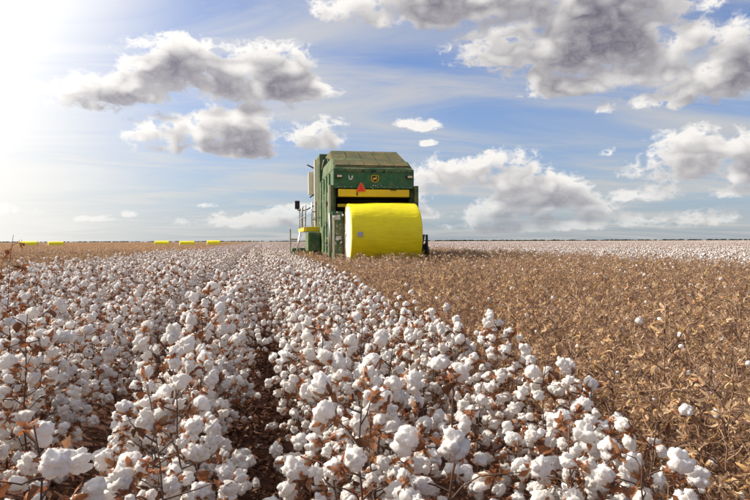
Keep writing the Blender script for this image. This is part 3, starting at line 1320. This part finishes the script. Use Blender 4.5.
def bm_tube(bm, pts, rad, sides=8):
    pts = [np.array(p, float) for p in pts]
    V, Fc = tube(pts, [rad] * len(pts), sides)
    vs = [bm.verts.new(tuple(map(float, p))) for p in V]
    for f in Fc:
        bm.faces.new([vs[int(i)] for i in f])
    bm.faces.new([vs[j] for j in range(sides)][::-1])


def bm_prism(bm, poly, axis, a, b, bev=0.0):
    """outline in the two other axes, pushed along the axis from a to b"""
    def put(p, t):
        return {'x': (t, p[0], p[1]), 'y': (p[0], t, p[1]), 'z': (p[0], p[1], t)}[axis]
    q = bmesh.new()
    A = [q.verts.new(put(p, a)) for p in poly]
    B = [q.verts.new(put(p, b)) for p in poly]
    q.faces.new(A); q.faces.new(B[::-1])
    for i in range(len(poly)):
        j = (i + 1) % len(poly)
        q.faces.new((A[i], B[i], B[j], A[j]))
    bmesh.ops.recalc_face_normals(q, faces=q.faces[:])
    if bev:
        bmesh.ops.bevel(q, geom=q.edges[:], offset=bev, segments=2, affect='EDGES', profile=.6)
    merge(bm, q)


def boxpart(name, dims, mat, parent, bev=.015):
    bm = bmesh.new()
    bm_box(bm, *dims, bev)
    return bm_obj(name, bm, mat, parent)


def tubepart(name, paths, rad, mat, parent, sides=8):
    bm = bmesh.new()
    for p in paths:
        bm_tube(bm, p, rad, sides)
    return bm_obj(name, bm, mat, parent, True)


OX, OY = 4.15, 26.0
picker = link('cotton_picker', None, None, Matrix.Translation((OX - .14, OY, 0)))
tag(picker, 'large dusty green cotton picker with yellow rear bar, seen from behind', 'harvester')


def D(x0, x1, y0, y1, z0, z1):
    return (x0 - OX, x1 - OX, y0 - OY, y1 - OY, z0, z1)


def Pt(*p):
    return (p[0] - OX, p[1] - OY, p[2])


XL, XR = 2.68, 5.66
# bale chamber walls and roof
chamber = boxpart('chamber_wall', D(XL, XL + .10, 23.15, 28.5, .95, 4.10), 'green_dusty', picker)
boxpart('chamber_wall', D(XR - .10, XR, 23.15, 28.5, .95, 4.10), 'green_dusty', picker)
boxpart('chamber_back', D(XL + .12, XR - .12, 24.3, 24.45, 1.2, 4.0), 'black_paint', picker)  # black sheet painted in for the shade inside the rear opening
# ribs and hatch on the side seen from the camera
for y in (24.1, 25.2, 26.3, 27.4):
    boxpart('rib', D(XL - .05, XL - .003, y, y + .09, 1.0, 4.05), 'green_paint', chamber)
boxpart('hatch', D(XL - .03, XL - .003, 24.35, 25.1, 2.1, 3.4), 'green_dusty', chamber)
boxpart('hatch', D(XL - .03, XL - .003, 25.45, 26.2, 2.1, 3.4), 'green_dusty', chamber)

rear = boxpart('rear_panel', D(XL, XR, 23.0, 23.14, 3.40, 4.12), 'green_paint', picker, .02)
boxpart('panel_lip', D(XL + .02, XR - .02, 22.965, 22.997, 3.42, 3.50), 'green_paint', rear, .008)
boxpart('panel_lip', D(XL + .02, XR - .02, 22.965, 22.997, 4.02, 4.09), 'green_dusty', rear, .008)
for x in (3.72, 4.06, 4.16, 4.5):
    boxpart('hinge', D(x, x + .07, 22.93, 22.963, 4.0, 4.08), 'black_paint', rear, .006)
# number decal
bm = bmesh.new()
bm_prism(bm, [(-.085, .075), (-.045, .075), (-.040, -.025), (-.01, -.045), (.02, -.03), (.03, .06), (.07, .075), (.09, .055), (.06, -.045),
              (.02, -.085), (-.04, -.085), (-.075, -.04)], 'y', -.004, 0)
dec = bm_obj('number_decal', bm, 'white_decal', rear)
dec.matrix_basis = Matrix.Translation(Pt(3.31, 22.992, 3.80))
# leaping deer badge: yellow rounded shield, black field, yellow deer
bm = bmesh.new()
sh = [(-.19, .12), (-.15, .17), (.15, .17), (.19, .12), (.19, -.06), (.13, -.15), (0, -.19), (-.13, -.15), (-.19, -.06)]
bm_prism(bm, sh, 'y', -.012, 0, .004)
badge = bm_obj('emblem', bm, 'yellow_paint', rear)
badge.matrix_basis = Matrix.Translation(Pt(4.20, 22.985, 3.77)) @ Matrix.Scale(.74, 4)
bm = bmesh.new()
bm_prism(bm, [(x * .84, z * .84) for x, z in sh], 'y', -.017, -.0135)
bm_obj('badge_field', bm, 'black_paint', badge)
bm = bmesh.new()
bm_prism(bm, [(-.12, .015), (-.06, .045), (.015, .035), (.05, .075), (.045, .115), (.065, .12), (.07, .085), (.12, .055), (.115, .04), (.08, .045), (.06, -.01),
              (.125, -.045), (.115, -.06), (.04, -.035), (-.02, -.03), (-.075, -.075), (-.12, -.10), (-.13, -.085), (-.085, -.05), (-.075, -.01), (-.125, -.005)], 'y', -.022, -.0185)
bm_obj('deer_mark', bm, 'yellow_paint', badge)
# marker lamps on the panel's corners
for x in (XL + .06, XR - .32):
    l = boxpart('lamp_housing', D(x, x + .26, 22.90, 22.963, 3.78, 3.90), 'black_paint', picker, .01)
    boxpart('lamp_lens', D(x + .06, x + .24, 22.87, 22.897, 3.80, 3.88), 'lamp_lens', l, .01)
# hood: sloped screen panels rising forward
hood_pts = dict(y0=23.0, z0=4.13, y1=25.2, z1=5.02)
bm = bmesh.new()
fv = [(XL, 23.0, 4.12), (XR, 23.0, 4.12), (XR, 25.0, 4.42), (XR - .12, 25.2, 4.42)]


def hexa(bm, bot, top, bev=0.0):
    q = bmesh.new()
    A = [q.verts.new(Pt(*p)) for p in bot]
    B = [q.verts.new(Pt(*p)) for p in top]
    q.faces.new(A[::-1]); q.faces.new(B)
    for i in range(4):
        j = (i + 1) % 4
        q.faces.new((A[i], A[j], B[j], B[i]))
    bmesh.ops.recalc_face_normals(q, faces=q.faces[:])
    if bev:
        bmesh.ops.bevel(q, geom=q.edges[:], offset=bev, segments=2, affect='EDGES')
    merge(bm, q)


hexa(bm, [(XL + .02, 23.0, 4.122), (XR - .02, 23.0, 4.122), (XR - .02, 27.6, 4.122), (XL + .02, 27.6, 4.122)],
     [(XL + .06, 24.05, 4.66), (XR - .06, 23.75, 4.50), (XR - .06, 27.5, 4.50), (XL + .06, 27.5, 4.66)], .02)
hood = bm_obj('hood', bm, 'green_dusty', picker)
bm = bmesh.new()
hexa(bm, [(XL + .04, 23.10, 4.20), (XR - .06, 23.10, 4.20), (XR - .12, 24.6, 4.62), (XL + .06, 24.6, 4.62)],
     [(XL + .10, 25.1, 5.04), (XR - .20, 25.1, 5.04), (XR - .20, 27.2, 5.04), (XL + .10, 27.2, 5.04)], .02)
bm_obj('hood_top', bm, 'hood_screen', hood)
# separate screen panels on the slope, with seams between them
sx = np.linspace(0, 1, 6)
for i in range(5):
    def pt(u, w, off):
        xa = (XL + .07) + (XR - XL - .16) * u
        xb = (XL + .13) + (XR - XL - .36) * u
        x = xa + (xb - xa) * w
        y = 23.14 + (25.06 - 23.14) * w
        z = 4.215 + (5.03 - 4.215) * w
        return (x, y - off * .4, z + off)
    bm = bmesh.new()
    u0, u1 = sx[i] + .006, sx[i + 1] - .006
    hexa(bm, [pt(u0, .03, .004), pt(u1, .03, .004), pt(u1, .97, .004), pt(u0, .97, .004)],
         [pt(u0, .03, .035), pt(u1, .03, .035), pt(u1, .97, .035), pt(u0, .97, .035)], .006)
    bm_obj('screen_panel', bm, 'hood_screen', hood)
for (x, y, z) in ((3.2, 25.4, 5.05), (4.0, 25.5, 5.05), (4.7, 25.4, 5.05)):
    boxpart('roof_bracket', D(x, x + .28, y, y + .12, z, z + .05), 'steel', hood, .01)
# rear gate: posts, yellow bars, dark opening with rollers
for x0, x1 in ((2.50, 2.675), (XR + .005, XR + .15)):
    boxpart('gate_post', D(x0, x1, 22.9, 23.3, .95, 3.52), 'green_dusty', picker, .02)
boxpart('post_highlight', D(2.49, 2.56, 22.83, 22.897, 2.3, 3.5), 'pale_parts_and_sunlit', picker, .01)  # pale strip painted in for the sun's highlight on the post
bar = boxpart('yellow_bar', D(2.84, 5.46, 22.86, 22.98, 3.10, 3.37), 'yellow_paint', picker, .03)
boxpart('slot', D(4.74, 4.96, 22.835, 22.858, 3.33, 3.36), 'black_paint', bar, .004)
boxpart('bar_hook', D(3.50, 3.54, 22.835, 22.858, 3.14, 3.24), 'black_paint', bar, .005)
boxpart('cross_beam', D(XL + .11, XR - .11, 23.20, 23.30, 3.08, 3.38), 'black_paint', picker)
boxpart('yellow_bar', D(2.84, 5.40, 23.16, 23.26, 2.74, 2.86), 'yellow_paint', picker, .02)
for z in (3.0, 2.55, 2.1, 1.6):
    tubepart('roller', [[Pt(XL + .12, 23.7, z), Pt(XR - .12, 23.7, z)]], .11, 'black_paint', picker, 14)
# slow vehicle triangle
bm = bmesh.new()
bm_prism(bm, [(-.15, -.15), (.15, -.15), (.17, -.12), (.03, .17), (-.03, .17), (-.17, -.12)], 'y', -.012, 0, .004)
tri = bm_obj('warning_triangle', bm, 'orange_rim', picker)
tri.matrix_basis = Matrix.Translation(Pt(3.66, 22.825, 3.43))
bm = bmesh.new()
bm_prism(bm, [(-.105, -.115), (.105, -.115), (0, .105)], 'y', -.018, -.0125)
bm_obj('triangle_face', bm, 'red_reflector', tri)
boxpart('triangle_bracket', D(3.50, 3.56, 22.84, 22.96, 3.26, 3.34), 'black_paint', picker, .006)
# rear lower side shields beside the bale
sh_ = boxpart('side_shield', D(2.58, 2.98, 22.55, 22.80, .70, 2.55), 'green_dusty', picker, .04)
boxpart('shield_strip', D(2.60, 2.66, 22.52, 22.547, .9, 2.4), 'pale_parts_and_sunlit', sh_, .008)
boxpart('latch', D(2.70, 2.90, 22.49, 22.547, 1.55, 1.68), 'steel', sh_, .01)
boxpart('latch', D(2.66, 2.86, 22.49, 22.547, 2.25, 2.42), 'steel', sh_, .01)
tubepart('hydraulic_ram', [[Pt(2.52, 22.75, 2.5), Pt(2.55, 22.65, 1.1)]], .045, 'steel', picker)
# rear handler that carries the bale
for x in (2.78, 5.62):
    bm = bmesh.new()
    bm_prism(bm, [(23.2 - OY, .55), (23.2 - OY, .80), (22.1 - OY, .62), (21.1 - OY, .60), (20.85 - OY, .46), (22.1 - OY, .42)], 'x', x - .05 - OX, x + .05 - OX, .01)
    bm_obj('handler_arm', bm, 'black_paint', picker)
for y in (21.35, 22.85):
    tubepart('handler_roller', [[Pt(2.75, y, .50), Pt(5.65, y, .50)]], .085, 'black_paint', picker, 12)
# black frame with a small wheel standing out at the right of the bale
tubepart('gauge_frame', [[Pt(5.62, 22.3, .55), Pt(5.83, 22.2, 1.72), Pt(5.93, 22.2, 1.72), Pt(5.98, 22.3, .6)],
                         [Pt(5.72, 22.25, 1.35), Pt(5.95, 22.25, 1.35)], [Pt(5.62, 22.3, .6), Pt(5.98, 22.3, .62)],
                         [Pt(5.66, 22.3, 1.0), Pt(5.96, 22.3, 1.45)]], .045, 'black_paint', picker, 6)


def wheel(x, y, r, w, name='wheel', lugs=22):
    root = link(name, None, picker, Matrix.Translation(Pt(x, y, r - .02 if lugs else 1.05)))
    root.empty_display_size = .2
    prof = [(-.5, .62), (-.5, .86), (-.42, .95), (-.2, .985), (.2, .985), (.42, .95), (.5, .86), (.5, .62)]
    bm = bmesh.new()
    n = 40
    rings = []
    for i in range(n):
        a = 2 * math.pi * i / n
        rings.append([bm.verts.new((p[0] * w, math.cos(a) * p[1] * r, math.sin(a) * p[1] * r)) for p in prof])
    for i in range(n):
        j = (i + 1) % n
        for k in range(len(prof) - 1):
            bm.faces.new((rings[i][k], rings[i][k + 1], rings[j][k + 1], rings[j][k]))
        bm.faces.new((rings[i][-1], rings[i][0], rings[j][0], rings[j][-1]))
    for i in range(lugs):
        for s in (-1, 1):
            q = bmesh.new()
            bmesh.ops.create_cube(q, size=1, matrix=Matrix.Rotation(2 * math.pi * (i + (.5 if s > 0 else 0)) / lugs, 4, 'X') @ Matrix.Translation((s * w * .24, 0, r * .985))
                                  @ Matrix.Rotation(s * .6, 4, 'Z') @ Matrix.Diagonal((w * .5, r * .055, r * .07, 1)))
            merge(bm, q)
    bmesh.ops.recalc_face_normals(bm, faces=bm.faces[:])
    bm_obj('tyre', bm, 'rubber', root)
    bm = bmesh.new()
    q = bmesh.new()
    bmesh.ops.create_cone(q, cap_ends=True, segments=32, radius1=r * .615, radius2=r * .615, depth=w * .7, matrix=Matrix.Rotation(R(90), 4, 'Y'))
    merge(bm, q)
    for s in (-1, 1):
        q = bmesh.new()
        bmesh.ops.create_cone(q, cap_ends=True, segments=16, radius1=r * .25, radius2=r * .2, depth=.12,
                              matrix=Matrix.Translation((s * (w * .35 + .05), 0, 0)) @ Matrix.Rotation(R(90) * s, 4, 'Y'))
        merge(bm, q)
    bm_obj('rim', bm, 'yellow_paint', root)


wheel(5.98, 22.55, .30, .16, 'gauge_wheel', 0)
for x in (2.65, 5.65):
    wheel(x, 30.3, .95, .55)
for x in (2.95, 5.35):
    wheel(x, 25.4, .68, .48)
# chassis and lower flanks
boxpart('chassis', D(3.1, 5.2, 24.6, 32.5, .75, 1.25), 'green_dusty', picker, .04)
fl = boxpart('flank_panel', D(2.62, 2.72, 26.4, 29.2, 1.0, 2.1), 'green_dusty', picker, .02)
boxpart('flank_panel', D(5.6, 5.7, 26.4, 29.2, 1.0, 2.1), 'green_dusty', picker, .02)
boxpart('fuel_tank', D(2.05, 2.6, 27.2, 28.9, 1.05, 1.9), 'green_dusty', picker, .08)
# tall accumulator behind the cab
acc = boxpart('accumulator', D(2.68, 5.6, 28.75, 30.9, 2.0, 5.42), 'green_dusty', picker, .05)
for x in np.linspace(2.8, 5.2, 6):
    boxpart('rib', D(x, x + .06, 28.70, 28.747, 2.2, 5.3), 'green_dusty', acc, .01)
for y in (29.2, 29.9, 30.6):
    boxpart('rib', D(2.635, 2.677, y, y + .06, 2.2, 5.3), 'pale_parts_and_sunlit', acc, .01)  # side ribs coloured pale for the sunlight on this flank
boxpart('corner_highlight', D(2.62, 2.676, 30.62, 30.95, 2.1, 5.4), 'pale_parts_and_sunlit', acc, .01)  # pale colour stands for the sunlit front edge
tubepart('hose', [[Pt(2.78, 28.6, 4.7), Pt(2.86, 28.5, 5.1), Pt(2.98, 28.5, 5.22), Pt(3.08, 28.5, 5.0), Pt(3.05, 28.5, 4.6), Pt(2.98, 28.55, 4.45)]], .022, 'pale_parts_and_sunlit', picker, 6)
tubepart('hose', [[Pt(3.02, 28.6, 4.0), Pt(2.98, 28.5, 3.4), Pt(2.95, 28.5, 2.9), Pt(3.0, 28.6, 2.4)]], .025, 'pale_parts_and_sunlit', picker, 6)
boxpart('tool_box', D(2.36, 2.60, 31.0, 31.3, 3.75, 4.85), 'pale_parts_and_sunlit', picker, .03)
tubepart('box_bracket', [[Pt(2.7, 31.1, 5.0), Pt(2.3, 31.1, 5.2)], [Pt(2.7, 31.1, 3.8), Pt(2.42, 31.1, 3.62)]], .035, 'black_paint', picker, 6)
# suction ducts from the heads to the accumulator
for i in range(6):
    x = 2.9 + i * .48
    tubepart('suction_duct', [[Pt(x, 34.2, 1.2), Pt(x, 32.9, 2.2), Pt(x, 31.5, 4.6), Pt(x, 30.95, 5.0)]], .19, 'green_dusty', picker, 10)
# cab
cab = boxpart('cab', D(3.15, 5.05, 31.2, 33.0, 2.1, 2.6), 'green_dusty', picker, .05)
boxpart('cab_glass', D(3.2, 5.0, 31.25, 32.95, 2.605, 3.85), 'cab_glass', cab, .08)
boxpart('cab_roof', D(3.1, 5.1, 31.1, 33.1, 3.855, 4.05), 'green_paint', cab, .06)
# boarding platform, ladder, rails
plat = boxpart('platform', D(2.040, 2.62, 28.2, 32.6, 1.96, 2.02), 'steel', picker, .01)
boxpart('platform_edge', D(2.020, 2.66, 28.1, 28.197, 1.93, 2.13), 'yellow_paint', plat, .015)
boxpart('platform_edge', D(1.940, 2.037, 28.2, 32.6, 1.93, 2.11), 'yellow_paint', plat, .015)
rails = []
tubepart('handrail', [[Pt(2.020, 28.2, 2.03), Pt(2.020, 28.2, 3.08), Pt(2.020, 30.2, 3.08), Pt(2.020, 30.2, 2.03)],
                      [Pt(2.020, 28.2, 2.6), Pt(2.020, 30.2, 2.6)]], .028, 'steel', picker, 6)
tubepart('handrail', [[Pt(2.300, 28.2, 2.03), Pt(2.300, 28.2, 3.22), Pt(2.5, 28.2, 3.22), Pt(2.5, 28.2, 2.03)],
                      [Pt(2.300, 28.2, 2.8), Pt(2.5, 28.2, 2.8)], [Pt(2.300, 28.2, 2.45), Pt(2.5, 28.2, 2.45)]], .028, 'steel', picker, 6)
tubepart('handrail', [[Pt(2.020, 30.8, 2.03), Pt(2.020, 30.8, 3.1), Pt(2.020, 32.5, 3.1), Pt(2.020, 32.5, 2.03)],
                      [Pt(2.020, 30.8, 2.6), Pt(2.020, 32.5, 2.6)]], .028, 'steel', picker, 6)
lad = tubepart('ladder_rail', [[Pt(1.940, 30.25, 2.0), Pt(1.690, 30.25, .7)]], .03, 'steel', picker, 6)
tubepart('ladder_rail', [[Pt(1.940, 30.75, 2.0), Pt(1.690, 30.75, .7)]], .03, 'steel', picker, 6)
for k in range(4):
    z = 1.75 - k * .3
    boxpart('rung', D(1.660 + (z - .7) * .19, 1.780 + (z - .7) * .19, 30.27, 30.73, z, z + .03), 'steel', picker, .006)
# mirror on its arm
mir = tubepart('mirror_arm', [[Pt(3.1, 32.4, 3.5), Pt(2.3, 32.3, 3.05), Pt(1.92, 32.2, 3.05), Pt(1.88, 32.2, 3.15)]], .03, 'black_paint', picker, 6)
boxpart('mirror', D(1.76, 2.00, 32.12, 32.19, 3.1, 3.52), 'black_paint', mir, .03)
# picking heads across six rows
for i in range(6):
    x0 = 1.62 + i * .86
    h = boxpart('picking_head', D(x0 + .05, x0 + .80, 33.6, 35.4, .18, 1.15), 'green_dusty', picker, .08)
    bm = bmesh.new()
    bm_prism(bm, [(35.45 - OY, .2), (35.45 - OY, .9), (36.3 - OY, .35), (36.5 - OY, .15)], 'x', x0 + .08 - OX, x0 + .38 - OX, .03)
    bm_obj('row_divider', bm, 'green_paint', h)
boxpart('head_beam', D(1.6, 6.8, 33.3, 33.55, .7, .95), 'green_dusty', picker, .03)
boxpart('marker_post', D(1.55, 1.63, 33.6, 33.68, .9, 2.15), 'pale_parts_and_sunlit', picker, .01)
boxpart('marker_post', D(1.62, 1.95, 33.6, 33.66, 1.55, 1.64), 'pale_parts_and_sunlit', picker, .01)


# lint caught in the corners of the machine
r_l = np.random.default_rng(91)
for k in range(46):
    if k < 16:
        p = (2.56 + r_l.uniform(0, .4), 22.52, r_l.uniform(.75, 2.5))
    elif k < 34:
        p = (2.655, r_l.uniform(23.3, 28.6), r_l.choice([r_l.uniform(1.0, 2.2), r_l.uniform(2.2, 4.0)]))
    elif k < 40:
        p = (r_l.uniform(2.8, 5.4), 22.955, r_l.choice([3.40, 3.52]))
    else:
        p = (r_l.uniform(1.95, 2.6), r_l.uniform(28.3, 30), 2.04)
    m_ = mat4(frame(r_l.normal(0, 1, 3)) @ np.diag([1.0, r_l.uniform(.5, 1.0), r_l.uniform(1.0, 1.8)]), Pt(*p), r_l.uniform(.5, 1.35))
    link('lint_tuft', LINT_ME[k % 4], picker, mx(m_))
for z in (1.2, 2.0, 2.8):
    tubepart('hose', [[Pt(2.60, 23.25, z + .5), Pt(2.52, 23.6, z + .1), Pt(2.56, 24.4, z), Pt(2.62, 25.2, z + .25)]], .022, 'black_paint', picker, 6)
for x in np.linspace(2.85, 5.5, 12):
    boxpart('bolt', D(x - .018, x + .018, 22.95, 22.963, 3.445, 3.48), 'steel', rear, .004)

# ------------------------------------------------------------------ bales
def lathe_x(prof, n, lump, seed, V0=0):
    """profile (x, r) spun round the x axis; lump makes the wrap uneven"""
    V, Fc = [], []
    for i, (x, r) in enumerate(prof):
        for j in range(n):
            a = 2 * math.pi * j / n
            k = 1 + lump * mnoise.fractal(Vector((x * .8 + seed, math.cos(a) * 1.6, math.sin(a) * 1.6)), 1.0, 2.0, 3)
            V.append((x, math.cos(a) * r * k, math.sin(a) * r * k))
    for i in range(len(prof) - 1):
        for j in range(n):
            a, b = i * n + j, i * n + (j + 1) % n
            Fc += [(a, a + n, b + n), (a, b + n, b)]
    return np.array(V), np.array(Fc)


def bale_meshes(rad, length, seed, n=72):
    h = length / 2
    xs = np.linspace(-h + .03, h - .03, 17)
    prof = [(-h - .012, rad * .93), (-h - .02, rad * .955), (-h, rad * .985)] + [(float(x), rad * (1 + .008 * math.cos(x * 2.2))) for x in xs] + \
           [(h, rad * .985), (h + .02, rad * .955), (h + .012, rad * .93)]
    V, Fc = lathe_x(prof, n, .022, seed)
    w = Tri(); w.add(V, Fc)
    ends = []
    for s in (-1, 1):
        pr = [(s * (h + .05 * (1 - (q / .95) ** 2) + .0), rad * q) for q in (.952, .9, .8, .65, .5, .35, .2, .08, .001)]
        V, Fc = lathe_x(pr, n, .02, seed + 5)
        r = np.random.default_rng(int(seed))
        V = V + r.normal(0, .008, V.shape)
        if s < 0:
            Fc = Fc[:, ::-1]
        e = Tri(); e.add(V, Fc[:, ::-1] if s > 0 else Fc[:, ::-1])
        ends.append(e)
    return w, ends


def bale(name, loc, rz, rad, length, seed, label, group=None, roll=0.0, n=72):
    w, ends = bale_meshes(rad, length, seed, n)
    root = link(name, None, None, Matrix.Translation((loc[0], loc[1], loc[2])) @ Matrix.Rotation(rz, 4, 'Z'))
    root.empty_display_size = .3
    tag(root, label, 'cotton bale', group)
    up = Matrix.Translation((0, 0, rad))
    link('wrap', w.mesh('wrap', M('yellow_wrap')), root, up)
    for e in ends:
        link('end_face', e.mesh('end_face', M('cotton_fibre')), root, up)
    return root


b = bale('cotton_bale', (4.13, 22.1, .575), R(.0), 1.12, 2.40, 3.0, 'big round yellow wrapped cotton bale on the back of the green picker')
# outer layers of the wrap end in overlapping edges
for (a0, a1, dr, x0, x1) in ((150, 212, .012, -1.19, 1.18), (40, 95, .012, -1.18, 1.19), (190, 232, .022, -.2, 1.185)):
    V, Fc = [], []
    aa = np.radians(np.linspace(a0, a1, 20)); xx = np.linspace(x0, x1, 14)
    for i, x in enumerate(xx):
        for a in aa:
            k = 1 + .022 * mnoise.fractal(Vector((x * .8 + 3.0, math.cos(a) * 1.6, math.sin(a) * 1.6)), 1.0, 2.0, 3)
            edge = .010 * mnoise.noise(Vector((x * 3, a * 2, 5)))
            rr_ = 1.12 * (1 + .008 * math.cos(x * 2.2)) * k + dr + edge * .3
            V.append((x, math.cos(a + edge) * rr_, math.sin(a + edge) * rr_))
    n_ = len(aa)
    for i in range(len(xx) - 1):
        for j in range(n_ - 1):
            q = i * n_ + j
            Fc += [(q, q + n_, q + n_ + 1), (q, q + n_ + 1, q + 1)]
    t2 = Tri(); t2.add(np.array(V), np.array(Fc))
    link('wrap_layer', t2.mesh('wrap_layer', M('yellow_wrap')), b, Matrix.Translation((0, 0, 1.12)))
bm = bmesh.new()
bm_box(bm, -.09, .09, -.012, 0, -.08, .08, .004)
t_ = bm_obj('tag', bm, 'grey_tag', b)
ang = R(4)
t_.matrix_basis = Matrix.Translation((-.93, -math.cos(ang) * 1.17, 1.12 + math.sin(ang) * 1.17 - .05)) @ Matrix.Rotation(-ang, 4, 'X')


def ground_at(px, d):
    c, s = math.cos(YAW), math.sin(YAW)
    lat = (px - PX) / F * d
    return lat * c + d * s, -lat * s + d * c


FARB = [(28.5, 112, 'leftmost'), (56, 116, 'second from left'), (162, 121, 'third from left'), (187, 118, 'fourth from left'), (213.5, 124, 'rightmost, nearest the white rows')]
for i, (px, d, w) in enumerate(FARB):
    x, y = ground_at(px, d)
    bale('cotton_bale', (x, y, -.10), math.atan2(-x, y) * .9 + R((-6, 5, -3, 4, 2)[i]), (.87, .84, .88, .85, .90)[i], (2.9, 2.5, 2.6, 2.6, 2.4)[i], 20.0 + i * 3, f'low yellow round bale far off in the tan field, {w}', 'yellow bales in the distance', n=40)
